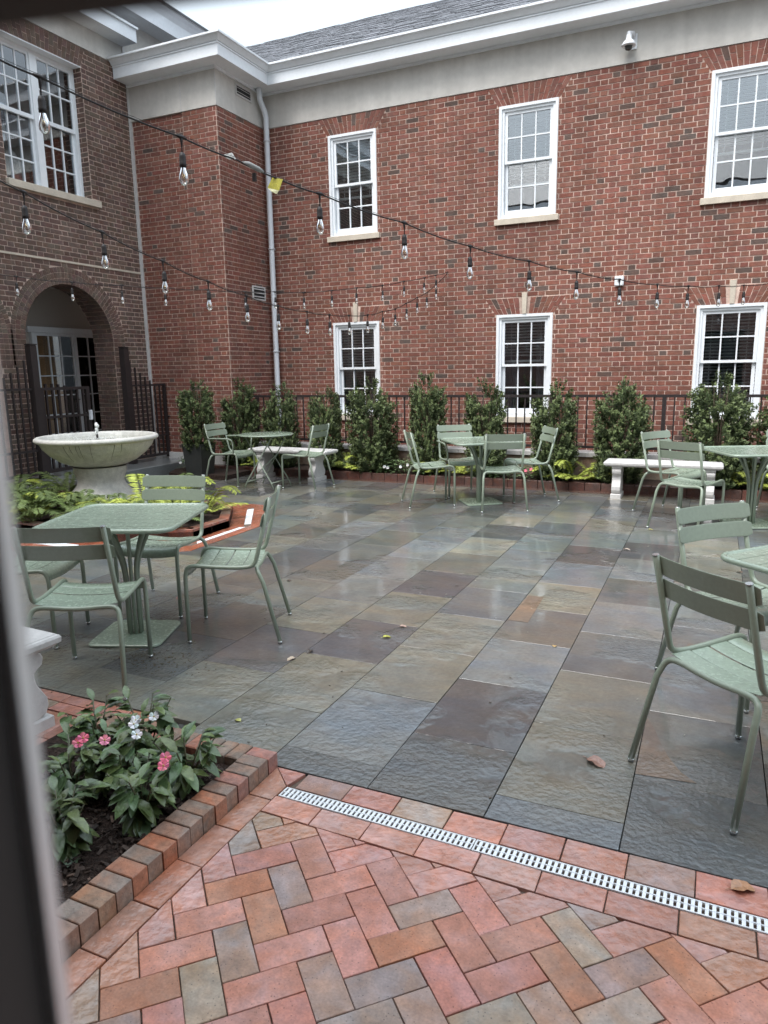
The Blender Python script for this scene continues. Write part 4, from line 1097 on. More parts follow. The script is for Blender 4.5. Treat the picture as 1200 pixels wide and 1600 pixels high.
CH = [  # x, y, angle, arms, label, group
    (-2.853, 2.558, 25.5, 0, 'green chair at lower left, back turned, standing beside the cut-off stone bench'),
    (-3.700, 2.865, 292.4, 0, 'green chair cut by the left edge, tucked under the left square table'),
    (-2.566, 3.447, 115.5, 0, 'green chair seen side on, pulled out right of the left square table'),
    (-3.330, 3.672, 195.5, 0, 'green chair facing the camera behind the left square table, ferns behind it'),
    (.152, 2.814, 316.8, 0, 'largest green chair, back turned, at the right edge nearest the camera'),
    (.180, 3.755, 224.8, 0, 'sage green café chair facing left table edge of the near right table, behind the largest chair'),
    (-6.183, 8.265, 271.3, 1, 'green armchair left of the round bistro table, beside the dark planter'),
    (-5.008, 8.405, 89.3, 0, 'green chair right of the round bistro table, before the left far bench'),
    (-3.005, 7.785, 303.4, 0, 'green chair at the left side of the middle square table'),
    (-2.877, 8.537, 216.4, 1, 'green armchair behind the middle square table, facing the camera'),
    (-2.143, 7.813, 26.0, 0, 'green chair with its back to the camera before the middle square table'),
    (-1.967, 8.496, 121.2, 0, 'green chair at the right side of the middle square table, beside bright ferns'),
    (-.381, 8.173, 236.3, 0, 'green chair before the right stone bench, front turned towards the far right table'),
    (-.182, 7.425, 333.5, 0, 'green chair with its back to the camera at the far right table'),
    (.78, 8.55, 190.0, 0, 'green chair partly cut by the right edge behind the far right table'),
    (.86, 7.20, 60.0, 0, 'green chair mostly outside the right edge, in front of the far right table'),
]
CH[5] = CH[5][:4]+('green chair with pale wet back slats just beyond the largest chair',)
for (x, y, a, ar, lab) in CH:
    if ar:
        if arm0 is None: arm0 = make_chair(lab, True); o = arm0
        else: o = copy_tree(arm0)
    else:
        if chair0 is None: chair0 = make_chair(lab); o = chair0
        else: o = copy_tree(chair0)
    o.location = (x, y, .001); o.rotation_euler = (0, 0, R(a)); o['label'] = lab
    o['group'] = 'sage green armchairs' if ar else 'sage green café chairs'

# ------------------------------------------------------------------ tables
def rrect(h, r_, n=6, ox=0, oy=0):
    P = []
    for cx_, cyy_, a0 in ((h-r_, h-r_, 0), (-h+r_, h-r_, 90), (-h+r_, -h+r_, 180), (h-r_, -h+r_, 270)):
        for i in range(n+1): a = R(a0+90*i/n); P.append((cx_+r_*math.cos(a)+ox, cyy_+r_*math.sin(a)+oy))
    return P
def make_table(label):
    t = thing('square_table', label, 'table'); h = .398
    q = MB(); q.tube([(x, y, .728) for x, y in rrect(h-.012, .085, 8)], .0135, 10, closed=True); obj('rim', q, M_GREENW, t, world=False)
    n = 8; wd = (2*(h-.014))/n
    for i in range(n):
        y0 = -(h-.014)+i*wd+.002; y1 = y0+wd-.004
        P = rrect(h-.014, .075, 6); P = clip(P, 0, 1, y1); P = clip(P, 0, -1, -y0)
        q = MB(); q.prism(P, .729, .7345, b=.001); obj('table_plank', q, M_GREENW, t, world=False)
    for i in range(8):
        a = 2*PI*(i+.5)/8; ca, sa = math.cos(a), math.sin(a)
        q = MB(); pts = [(.036*ca, .036*sa, .018), (.036*ca, .036*sa, .34), (.044*ca, .044*sa, .46), (.10*ca, .10*sa, .60), (.16*ca, .16*sa, .70), (.175*ca, .175*sa, .722)]
        q.tube([pts[0]]+smooth(pts[1:], 2), .0115, 8); obj('stem_tube', q, M_GREEN, t, world=False)
    q = MB(); q.prism(rrect(.215, .05), .004, .018, b=.005); obj('base_plate', q, M_GREENW, t, world=False)
    q = MB(); q.prism(rrect(.19, .03), .716, .724); obj('top_plate', q, M_GREEN, t, world=False)
    return t
TB = [(-3.11, 3.13, 21.5, 'square sage green pedestal table beaded with rain at the left, nearest table to the ferns'),
      (.585, 3.40, 49, 'square sage green table corner reaching in from the right edge beside the largest chair'),
      (-2.46, 8.08, 36, 'square sage green pedestal table in the middle of the far patio, four chairs around it'),
      (.38, 7.78, 24, 'square sage green pedestal table at the far right before the round-topped shrub')]
tb0 = None
for x, y, a, lab in TB:
    if tb0 is None: tb0 = make_table(lab); o = tb0
    else: o = copy_tree(tb0)
    o.location = (x, y, .001); o.rotation_euler = (0, 0, R(a)); o['label'] = lab; o['group'] = 'square pedestal tables'
rt = thing('round_table', 'small round sage green folding bistro table with crossed legs before the left bench', 'table', (-5.55, 8.25, .001))
q = MB(); q.lathe([(.001, .733), (.36, .733), (.374, .730), (.376, .722), (.370, .716), (.36, .722), (.001, .725)], 40); obj('tabletop', q, M_GREENW, rt, world=False)
for yy in (-.215, .215):
    for sx in (-1, 1):
        q = MB(); q.tube([(sx*.235, yy, .005), (sx*.19, yy, .10), (-sx*.22, yy*.85, .715)], .0085, 8); obj('leg', q, M_GREEN, rt, world=False)
for sx in (-1, 1):
    q = MB(); q.tube([(sx*.20, -.215, .09), (sx*.20, .215, .09)], .008, 8); obj('stretcher', q, M_GREEN, rt, world=False)
    q = MB(); q.tube([(sx*.22, -.2, .705), (sx*.22, .2, .705)], .008, 8); obj('stretcher', q, M_GREEN, rt, world=False)
q = MB(); q.tube([(-.19, -.1, .12), (.12, .1, .46)], .007, 6); obj('brace', q, M_GREEN, rt, world=False)

# ------------------------------------------------------------------ cast stone benches
def bench(label, x, y, rz, L_, legx, dp=.36):
    t = thing('stone_bench', label, 'bench', (x, y, 0), R(rz), 'pale cast stone benches')
    hx, hy = L_/2, dp/2
    q = MB()
    prof = [(-.045, .385), (-.02, .392), (-.012, .402), (-.002, .408), (0, .43), (-.006, .44), (-.014, .443), (-.016, .447), (-.035, .449)]
    vs = []
    for d, z in prof: vs += [(-hx-d*-1*-1 if False else -(hx+d), -(hy+d), z), ((hx+d), -(hy+d), z), ((hx+d), (hy+d), z), (-(hx+d), (hy+d), z)]
    n = len(prof); fs = [(0, 3, 2, 1), ((n-1)*4, (n-1)*4+1, (n-1)*4+2, (n-1)*4+3)]
    for k in range(n-1):
        for i in range(4): fs.append((k*4+i, k*4+(i+1) % 4, (k+1)*4+(i+1) % 4, (k+1)*4+i))
    q.add(vs, fs); obj('seat', q, M_CONC, t, world=False)
    # scrolled leg: outline in the (y, z) plane, thick along x
    half = [(.10, .055), (.135, .07), (.15, .10), (.148, .14), (.125, .18), (.105, .215), (.098, .25), (.10, .275), (.118, .29), (.142, .305), (.148, .33), (.138, .352), (.12, .365), (.12, .383)]
    k_ = dp/.36
    P = [(a*k_, z) for a, z in half]+[(-a*k_, z) for a, z in half[::-1]]
    Mp = Matrix(((0, 0, 1, 0), (1, 0, 0, 0), (0, 1, 0, 0), (0, 0, 0, 1)))
    for lx in legx:
        q = MB(); q.prism(P, lx-.05, lx+.05, M=Mp, b=0.006); q.bbox(lx-.06, lx+.06, -.16*k_, .16*k_, 0, .056, .008); q.box(lx-.055, lx+.055, -.145*k_, .145*k_, .365, .386)
        q.prism([(.10*k_*math.cos(a)+0, .32+.02*math.sin(a)) for a in np.linspace(0, 2*PI, 13)[:-1]], lx-.055, lx+.055, M=Mp)
        obj('leg', q, M_CONC, t, world=False)
    return t
bench('stone bench with scrolled legs behind the round bistro table', -5.62, 9.02, -3, 1.36, (-.50, .42))
bench('stone bench with scrolled legs at the right, behind two green chairs', -.52, 9.00, 0, 1.30, (-.50, .52))
bench('stone bench end cut off at the left edge beside the flower bed', -3.14, 1.965, -3, 1.18, (-.45, .45), .37)

# ------------------------------------------------------------------ fountain
FX, FYY = -6.60, 6.30
ft = thing('fountain', 'round weathered stone bowl fountain on a flared pedestal with a small water jet', 'fountain', (FX, FYY, .06))
q = MB(); q.lathe([(.47, .05), (.48, .09), (.46, .13), (.40, .16), (.33, .21), (.275, .28), (.262, .33), (.275, .38), (.295, .43), (.30, .50)], 48, (FX, FYY, 0)); obj('pedestal', q, M_FOUNT, ft)
q = MB(); q.lathe([(.02, .45), (.25, .455), (.33, .475), (.45, .53), (.56, .62), (.635, .71), (.665, .775), (.67, .79), (.70, .795), (.718, .808), (.722, .825), (.715, .845), (.695, .857), (.665, .86), (.645, .85), (.635, .82), (.60, .76), (.48, .64), (.3, .57), (.02, .55)], 64, (0, 0, 0)); q.v = [(FX+v[0]*.955, FYY+v[1]*.955, .86-(.86-v[2])*.88) for v in q.v];  bowl = obj('bowl', q, M_FOUNT, ft)
q = MB()
for i in range(15):
    a = rnd.uniform(R(180), R(350)); L_ = rnd.uniform(.05, .26)
    pts = []
    for k in range(7):
        z = .785-L_*k/6; r_ = np.interp(z, [.45, .475, .53, .62, .71, .775, .79], [.25, .33, .45, .56, .635, .665, .67])*.955+.0015
        a += rnd.uniform(-.006, .006); pts.append((FX+r_*math.cos(a), FYY+r_*math.sin(a), .86-(.86-z)*.88))
    q.tube(pts, [.0032*(1-k/8) for k in range(7)], 4)
obj('algae_streak', q, mat('algae', (.13, .13, .09), .8), bowl, kind='stuff')
q = MB(); vs = [(FX, FYY, .812)]+[(FX+.60*math.cos(2*PI*i/48), FYY+.60*math.sin(2*PI*i/48), .812) for i in range(48)]
q.add(vs, [(0, i+1, (i+1) % 48+1) for i in range(48)]); obj('water', q, M_WATER, ft)
q = MB(); q.lathe([(.012, .80), (.013, .86), (.008, .875), (.001, .876)], 10, (FX, FYY, 0)); obj('nozzle', q, M_IRON, ft)
q = MB()
for i in range(26):
    z = .875+.115*(i/25)**.9; r_ = rnd.uniform(.007, .017)+(.008 if i > 19 else 0); px1, py1 = FX+rnd.uniform(-.010, .012), FYY+rnd.uniform(-.01, .01)
    q.lathe([(.0005, -r_), (r_*.7, -r_*.7), (r_, 0), (r_*.7, r_*.8), (.0005, r_*1.2)], 7, (px1, py1, z))
for i in range(240):
    a = rnd.uniform(0, 2*PI); d = abs(rnd.gauss(0, .2)); r_ = rnd.uniform(.002, .006)
    if d < .6: q.lathe([(.0005, -r_), (r_, 0), (.0005, r_)], 5, (FX+d*math.cos(a), FYY+d*math.sin(a), .815+rnd.uniform(0, .02)))
obj('water_jet', q, M_FOAM, ft)

# planter with a shrub
pt = thing('planter', 'tall dark square planter holding a shrub beside the left armchair', 'planter', (-7.0, 8.62, 0))
q = MB(); vs = []
for z, h in ((0, .135), (.50, .175), (.53, .178), (.53, .155), (.47, .15)): vs += [(-h, -h, z), (h, -h, z), (h, h, z), (-h, h, z)]
fs = [(0, 3, 2, 1), (16, 17, 18, 19)]+[(k*4+i, k*4+(i+1) % 4, (k+1)*4+(i+1) % 4, (k+1)*4+i) for k in range(4) for i in range(4)]
q.add(vs, fs); obj('pot', q, M_POT, pt, world=False)

# ------------------------------------------------------------------ foliage
def leaf_mesh(name, C_, D_, N_, Ls, Ws, cols, material):
    """many small folded leaves as one mesh: centre, direction, normal, length, width, colour arrays"""
    n = len(C_); S = np.cross(D_, N_); S /= np.linalg.norm(S, axis=1, keepdims=True)+1e-9
    L_ = Ls[:, None]; W_ = Ws[:, None]
    v = np.stack([C_, C_+D_*L_*.45+S*W_*.5+N_*W_*.14, C_+D_*L_, C_+D_*L_*.45-S*W_*.5+N_*W_*.14], 1).reshape(-1, 3)
    f = np.empty((n, 2, 3), int); b = np.arange(n)*4
    f[:, 0] = np.stack([b, b+1, b+2], 1); f[:, 1] = np.stack([b, b+2, b+3], 1)
    me = bpy.data.meshes.new(name); me.from_pydata(v.tolist(), [], f.reshape(-1, 3).tolist())
    ca = me.color_attributes.new('Col', 'FLOAT_COLOR', 'CORNER'); cc = np.ones((n, 6, 4), np.float32); cc[:, :, :3] = cols[:, None, :]
    ca.data.foreach_set('color', cc.ravel()); me.materials.append(material); me.update(); return me
rng = np.random.default_rng(5)
def unit(v): return v/(np.linalg.norm(v, axis=1, keepdims=True)+1e-9)
def shrub_mesh(seed, n=20000):
    """upright holly-like shrub 1 m high, about .3 radius: sprigs grow from many twig tips"""
    r = np.random.default_rng(seed); nt_ = 560
    lob = r.uniform(.72, 1.18, 9); ph = r.uniform(0, 6.28, 9); topn = r.uniform(.82, 1.06, 7)
    tips = []
    while len(tips) < nt_:
        z = r.uniform(.0, 1.05); a = r.uniform(0, 2*PI)
        lump = sum(lob[k]*np.cos((k % 4+1)*a+ph[k]+z*3*(k % 3)) for k in range(9))/9
        R_ = (.355+.035*lump)*(1-.30*max(0, (z-.7)/.35)**2)*(.84+.16*min(1, z/.25))
        tz = topn[int(a/6.283*7) % 7]
        if z > tz: continue
        tips.append((R_*math.cos(a)*r.uniform(.45, 1.08)**.6, R_*math.sin(a)*r.uniform(.45, 1.08)**.6, z))
    tips = np.array(tips)
    for k in range(9): tips[k] = (r.uniform(-.13, .13), r.uniform(-.13, .13), r.uniform(1.0, 1.14))
    per = n//nt_; C_, D_, N_, Lx, cl = [], [], [], [], []
    for t_ in tips:
        base = np.array([t_[0]*.55, t_[1]*.55, t_[2]-.14]); d = unit((t_-base)[None])[0]
        s_ = r.uniform(0, 1, per)**.7; p = base+(t_-base)*s_[:, None]*1.0+r.normal(0, .008, (per, 3))
        out = r.normal(0, 1, (per, 3)); out -= (out@d)[:, None]*d; out = unit(out)
        dd = unit(out*.8+d*r.uniform(.3, 1.0, (per, 1))); nn = unit(np.cross(np.cross(dd, d), dd)+r.normal(0, .3, (per, 3)))
        C_.append(p); D_.append(dd); N_.append(nn); Lx.append(r.uniform(.023, .042, per))
        g_ = r.uniform(.72, 1.25)*r.uniform(.8, 1.2, per); young = (s_ > .8)[:, None]
        c1 = np.array([.078, .108, .046])*g_[:, None]; c2 = np.array([.135, .172, .070])*g_[:, None]
        cl.append(np.where(young, c2, c1))
    C_, D_, N_ = map(np.concatenate, (C_, D_, N_)); Lx = np.concatenate(Lx)
    return leaf_mesh('foliage', C_, D_, N_, Lx, Lx*.56, np.concatenate(cl), M_LEAF)
def stem_mesh(seed):
    r = random.Random(seed); q = MB()
    for i in range(9):
        a = r.uniform(0, 2*PI); d = r.uniform(.08, .22)
        q.tube([(r.uniform(-.03, .03), r.uniform(-.03, .03), -.08), (d*.4*math.cos(a), d*.4*math.sin(a), .35), (d*.8*math.cos(a), d*.8*math.sin(a), .7), (d*math.cos(a), d*math.sin(a), .98)], [.011, .008, .005, .002], 5)
    return q.mesh('stem', M_STEM)
SHM = [(shrub_mesh(31+i), stem_mesh(31+i)) for i in range(5)]
SH = [(-7.0, 8.62, .42, 1.42, .86, 'dark green shrub growing in the tall dark planter, leftmost of the row'),
      (-6.88, 9.50, .10, 1.42, 1.0, 'tall dark green shrub directly right of the planter, behind the left armchair'),
      (-6.10, 9.50, .10, 1.35, .88, 'slim dark green shrub standing between the downspout and the round bistro table'),
      (-5.32, 9.50, .10, 1.29, .84, 'narrow dark green shrub behind the chair right of the bistro table'),
      (-4.54, 9.50, .10, 1.42, 1.14, 'broad dark green shrub in front of the leftmost lower window'),
      (-3.67, 9.50, .10, 1.46, .86, 'narrow tall dark green shrub left of the middle square table'),
      (-2.83, 9.50, .10, 1.38, .92, 'dark green shrub just left of the middle lower window, behind the middle table'),
      (-1.89, 9.50, .10, 1.35, .98, 'dark green shrub just right of the middle lower window'),
      (-1.06, 9.50, .10, 1.37, 1.08, 'dense dark green shrub left of the right stone bench'),
      (.06, 9.50, .10, 1.43, 1.20, 'dark green shrub before the right lower window, its top in front of the blinds'),
      (.82, 9.50, .10, 1.30, 1.1, 'dark green shrub cut by the right edge of the picture')]
for i, (x, y, zb, top, wd, lab) in enumerate(SH):
    t = thing('evergreen_shrub', lab, 'shrub', (x, y, zb), rnd.uniform(0, 6.28), 'upright evergreen shrubs in front of the railing')
    f_, s_ = SHM[i % 5]
    wd *= .95; hh = (top-zb)/1.06
    for me, nm in ((f_, 'foliage'), (s_, 'stem')):
        o = obj(nm, me, None, t, world=False); o.scale = (wd*.98, wd*.98, hh*.93); o.location = (0, 0, .05*hh)

def fern_mesh(seed, yellow=.5):
    r = np.random.default_rng(seed); C_, D_, N_, Lx, Wx, cl = [], [], [], [], [], []
    for k in range(17):
        a = r.uniform(0, 2*PI); L_ = r.uniform(.22, .42); lift = r.uniform(.35, 1.1); tone = r.uniform(.65, 1.25); yl = r.uniform(0, 1) < yellow
        base = np.array([.33, .38, .07]) if yl else np.array([.13, .18, .055])
        h = np.array([math.cos(a), math.sin(a), 0]); m_ = 20
        pts = [np.array([0, 0, 0.0])+h*L_*(s_*.95)+np.array([0, 0, L_*(lift*s_*1.1-lift*.75*s_**2.2)]) for s_ in np.linspace(0, 1, m_)]
        for i in range(3, m_-1):
            t_ = pts[i+1]-pts[i-1]; t_ /= np.linalg.norm(t_); side = np.cross(t_, [0, 0, 1]); side /= np.linalg.norm(side)+1e-9; up = np.cross(side, t_)
            ln = .085*math.sin(PI*min(1, (i-1)/m_*1.0))**.6*(1-.25*i/m_)*L_/.34
            for s_ in (-1, 1):
                for sub in range(2):
                    C_.append(pts[i]+t_*sub*L_/m_*.5); D_.append(side*s_*.93+t_*.38-up*.18+r.normal(0, .05, 3)); N_.append(up+r.normal(0, .12, 3)); Lx.append(ln*r.uniform(.8, 1.1)); Wx.append(L_/m_*.62)
                    cl.append(base*tone*r.uniform(.8, 1.2))
    return leaf_mesh('frond', np.array(C_), unit(np.array(D_)), unit(np.array(N_)), np.array(Lx), np.array(Wx), np.array(cl), M_FERN)
FM = [fern_mesh(50+i, y_) for i, y_ in enumerate((.85, .3, .05, .95))]
def fern(x, y, z, sc, k, lab):
    t = thing('fern', lab, 'fern', (x, y, z), rnd.uniform(0, 6.28), 'ferns')
    o = obj('fronds', FM[k], None, t, world=False); o.scale = (sc, sc, sc*1.45)
for x, y, s_, k, lab in [(-4.75, 5.45, 1.0, 0, 'yellow green fern at the corner of the fountain bed, behind the chair back'),
    (-4.85, 6.0, 1.05, 0, 'bright yellow fern at the far corner of the fountain bed'), (-5.3, 5.35, 1.0, 1, 'green fern in front of the right side of the fountain foot'),
    (-5.45, 5.75, 1.15, 3, 'tall yellow green fern right beside the fountain foot'), (-5.9, 5.35, 1.0, 1, 'mid green fern directly before the fountain pedestal'),
    (-6.2, 5.55, .9, 2, 'dark fern close under the left of the pedestal'), (-6.45, 5.2, 1.1, 2, 'dark green fern between table top and fountain'),
    (-6.9, 5.35, 1.1, 1, 'broad olive fern to the left of the pedestal'), (-7.3, 5.7, 1.15, 2, 'dark fern under the left rim of the bowl'),
    (-6.9, 5.05, 1.0, 3, 'single pale yellow fern standing out at the left of the table top'), (-7.45, 5.15, 1.1, 2, 'dark fern at the far left of the fountain bed'),
    (-7.75, 5.9, 1.1, 1, 'green fern by the landing at the left of the fountain'), (-7.2, 6.35, 1.0, 2, 'dark fern behind the fountain at the left'),
    (-5.5, 6.35, 1.0, 3, 'fern behind the fountain at the right'), (-5.05, 5.15, .75, 1, 'small fern at the near kerb of the fountain bed'), (-7.9, 5.3, 1.0, 3, 'pale fern beside the door frame at the left edge')]:
    fern(x, y, .07, s_*1.3, k, lab)
for (x_, y_, k_, l_) in [(-5.35, 4.98+.2, 2, 'low dark fern between chair back and fountain foot'), (-5.0, 5.7, 1, 'olive fern filling the corner kerb of the fountain bed'), (-5.7, 6.6, 2, 'dark fern hidden behind the right side of the pedestal'),
    (-6.3, 4.98+.1, 1, 'olive fern rising just above the table top'), (-6.7, 5.6, 2, 'dark fern touching the front of the pedestal'), (-7.15, 5.45, 2, 'dark fern filling the shade under the bowl at the left'),
    (-7.6, 5.6, 1, 'olive fern between the landing edge and the bowl'), (-7.7, 5.1, 2, 'dark fern beside the pale fern at the left edge'), (-5.75, 5.2, 2, 'dark fern crowding under the bright ferns at mid bed')]:
    fern(x_, y_, .06, rnd.uniform(1.0, 1.25), k_, l_)
for x, s_, k, lab in [(-6.55, .75, 0, 'bright fern under the left armchair'), (-6.25, .8, 0, 'bright fern left of the round bistro table'), (-5.05, .7, 1, 'small fern behind the bistro chair'), (-4.92, .85, 0, 'yellow green fern right of the left stone bench'),
    (-4.62, .85, 3, 'yellow fern before the broad shrub'), (-3.55, .8, 0, 'fern behind the left chair of the middle table'), (-3.15, .8, 3, 'fern behind the middle table armchair'),
    (-1.86, .85, 0, 'fern at the right chair of the middle table'), (-1.62, 1.0, 3, 'large yellow green fern right of the middle table'), (-1.36, .9, 0, 'bright fern left of the right stone bench'),
    (.2, .8, 0, 'fern under the far right table'), (.52, .75, 3, 'small bright fern at the right edge')]:
    fern(x, 9.43+rnd.uniform(-.02, .04), .10, s_*1.12, k, lab)

# broad-leaved flowering plants
def bleaf(k):
    q = MB(); n = 7; L_ = .072+.008*k; W_ = .0155+.0022*k; vs = []
    for i in range(n+1):
        s_ = i/n; w_ = W_*math.sin(PI*min(1, s_*.97+.03))**.8; z = -.018*s_**2*(1+k*.4)
        vs += [(-w_, s_*L_, z+w_*.32+(.0015 if i % 2 else -.001)), (0, s_*L_, z), (w_, s_*L_, z+w_*.32+(.0015 if i % 2 else -.001))]
    q.add(vs, [f for i in range(n) for f in ((3*i, 3*i+1, 3*i+4, 3*i+3), (3*i+1, 3*i+2, 3*i+5, 3*i+4))], sm=True)
    return q.mesh('leaf', M_BLEAF)
BL = [bleaf(i) for i in range(4)]
def flower_mesh(c):
    q = MB()
    for k in range(5):
        a = 2*PI*k/5+.2; pts = [(0, 0, 0)]
        for t_ in np.linspace(-1, 1, 7):
            rr = .021*(1-.18*t_*t_)-(.002 if abs(t_) < .2 else 0); pts.append((rr*math.cos(a+t_*.56), rr*math.sin(a+t_*.56), .003+.003*math.cos(t_*3)))
        q.add(pts, [(0, i+1, i+2) for i in range(6)], tuple(x*rnd.uniform(.9, 1.1) for x in c))
    q.lathe([(.0035, 0), (.003, .004), (.0005, .005)], 6, c=(.5, .4, .1))
    return q.mesh('flower', M_PETAL)
FLP = flower_mesh((.80, .20, .30)); FLP2 = flower_mesh((.84, .32, .40)); FLW = flower_mesh((.82, .83, .84))
def plant(x, y, z0, hgt, nl, flowers, lab, tone=(.095, .145, .05), sc=1.0):
    nl = int(nl*3.1)
    t = thing('flowering_plant', lab, 'plant', (x, y, z0), 0, 'impatiens plants in the near bed')
    q = MB(); tips = []
    for i in range(8):
        a = 2*PI*i/7+rnd.uniform(-.4, .4); d = rnd.uniform(.055, .115)*sc if i else 0
        tip = (d*math.cos(a), d*math.sin(a), hgt*rnd.uniform(.72, 1.0)); tips.append((tip, a))
        q.tube([(0, 0, 0), (tip[0]*.4, tip[1]*.4, tip[2]*.5), tip], [.004, .0035, .0025], 5, (.10, .10, .05))
    obj('stem', q, M_BLEAF, t, world=False)
    for i in range(nl):
        (tx, ty, tz), a0 = tips[i % 8]; lev = i//8; fr = max(.15, 1-.07*lev)
        a = 2.4*i+rnd.uniform(-.3, .3); el = rnd.uniform(.35, 1.0) if lev == 0 else rnd.uniform(-.25, .6) if lev < 4 else rnd.uniform(-.5, .25)
        o = obj('leaf', BL[rnd.randrange(4)], None, t, world=False)
        k = rnd.uniform(.7, 1.35); hue = rnd.uniform(.85, 1.15)
        o.color = (tone[0]*k*hue, tone[1]*k, tone[2]*k/hue, 1)
        o.location = (tx*fr, ty*fr, tz*fr); s_ = rnd.uniform(.75, 1.15)*sc*(.7 if lev == 0 else 1); o.scale = (s_, s_, s_)
        o.rotation_euler = (Matrix.Rotation(a, 3, 'Z') @ Matrix.Rotation(el, 3, 'X') @ Matrix.Rotation(rnd.uniform(-.3, .3), 3, 'Y')).to_euler()
    for (fx, fy, fz, kind) in flowers:
        o = obj('flower', {'p': FLP, 'q': FLP2, 'w': FLW}[kind], None, t, world=False)
        o.location = (fx-x, fy-y, fz-z0); dcam = (CAMP-Vector((fx, fy, fz))).normalized()
        o.rotation_euler = (Vector((dcam.x*.7+rnd.uniform(-.2, .2), dcam.y*.7, .8)).to_track_quat('Z', 'Y') @ Matrix.Rotation(rnd.uniform(0, 6), 3, 'Z').to_quaternion()).to_euler()
plant(-1.98, 1.99, .04, .25, 34, [(-1.93, 1.90, .26, 'w'), (-1.885, 1.95, .26, 'w'), (-1.91, 1.87, .262, 'w'), (-1.86, 1.83, .25, 'w')], 'leafy plant at the back of the near bed carrying white flowers')
plant(-2.14, 1.90, .04, .24, 30, [], 'dark leafy plant without flowers next to the stone bench end')
plant(-1.70, 1.90, .04, .22, 34, [], 'broad-leaved plant in the right corner of the near bed')
plant(-2.02, 1.66, .04, .22, 34, [(-1.99, 1.68, .265, 'p'), (-1.985, 1.70, .275, 'p'), (-1.93, 1.745, .255, 'q')], 'leafy plant with pink flowers at the left of the near bed')
plant(-1.71, 1.68, .04, .20, 36, [(-1.65, 1.745, .25, 'p'), (-1.62, 1.70, .25, 'p')], 'leafy plant with two stacked pink flowers near the kerb')
plant(-1.82, 1.44, .04, .20, 38, [], 'light green leafy plant around the thin black stake', tone=(.085, .125, .045))
plant(-2.12, 1.42, .04, .22, 30, [], 'leafy plant half hidden by the door frame')
plant(-1.90, 1.78, .04, .22, 26, [], 'dark plant in the middle of the near bed between the pink flowers')
plant(-2.02, 1.16, .04, .18, 24, [], 'low plant at the bottom left beside the door frame')
sk = thing('drip_stake', 'thin black irrigation stake standing in the near bed', 'stake', (-1.79, 1.37, .03))
q = MB(); q.tube([(-1.79, 1.37, .0), (-1.79, 1.37, .21)], .004, 6); obj('rod', q, M_WIRE, sk); q = MB(); q.tube([(-1.79, 1.37, .205), (-1.79, 1.37, .225), (-1.80, 1.36, .235)], .007, 6); obj('emitter', q, M_WIRE, sk)

def low_plant(x, y, z0, fl, lab, seed):
    r = np.random.default_rng(seed); n = 260; a = r.uniform(0, 2*PI, n); d = .21*np.sqrt(r.uniform(0, 1, n))
    C_ = np.stack([d*np.cos(a), d*np.sin(a)*.7, r.uniform(.03, .24, n)*(1.15-d*2.2)], 1); b = r.uniform(0, 2*PI, n)
    D_ = unit(np.stack([np.cos(b), np.sin(b), r.uniform(-.4, .5, n)], 1)); N_ = unit(np.stack([r.normal(0, .3, n), r.normal(0, .3, n), np.ones(n)], 1))
    Lx = r.uniform(.04, .065, n); cols = np.array([.11, .165, .07])*r.uniform(.6, 1.5, (n, 1))
    t = thing('bedding_plant', lab, 'plant', (x, y, z0), 0, 'low bedding plants under the shrubs')
    obj('foliage', leaf_mesh('foliage', C_, D_, N_, Lx, Lx*.45, cols, M_BLEAF), None, t, world=False)
    for (dx, dz, kk) in fl:
        o = obj('flower', {'p': FLP, 'w': FLW}[kk], None, t, world=False); o.location = (dx, -.12, dz); o.rotation_euler = (R(60), 0, rnd.uniform(-.3, .3)); o.scale = (1.15,)*3
for i, (x, fl, lab) in enumerate([(-7.45, [(.05, .12, 'w'), (-.1, .1, 'w')], 'low green plant with white blooms left of the planter'), (-7.25, [], 'low green plant hugging the planter'),
    (-4.25, [(0, .11, 'w'), (.05, .10, 'w')], 'low plant with a pair of white flowers before the broad shrub'), (-3.95, [(.06, .15, 'w'), (-.05, .12, 'w')], 'low plant with white flowers left of the middle table'),
    (-3.70, [(.02, .17, 'p')], 'low plant with one pink flower behind the left chair of the middle table'), (-2.75, [], 'low green plant under the middle table'), (-2.48, [], 'low green plant behind the middle table base'),
    (-2.18, [(-.03, .14, 'p'), (.04, .16, 'p')], 'low plant with pink flowers right of the middle table'), (-4.45, [], 'low dark plant right of the yellow fern'), (.95, [], 'low plant at the right edge of the back bed')]):
    low_plant(x, 9.40 if x > -7 else 8.95, .09, fl, lab, 90+i)
# bed round the planter
pb = MB(); pb.prism([(-7.78, 8.98), (-7.55, 8.55), (-6.5, 8.55), (-6.5, 9.2), (-7.78, 9.2)], -.02, .07); obj('planter_bed', pb, M_MULCH, kind='structure')

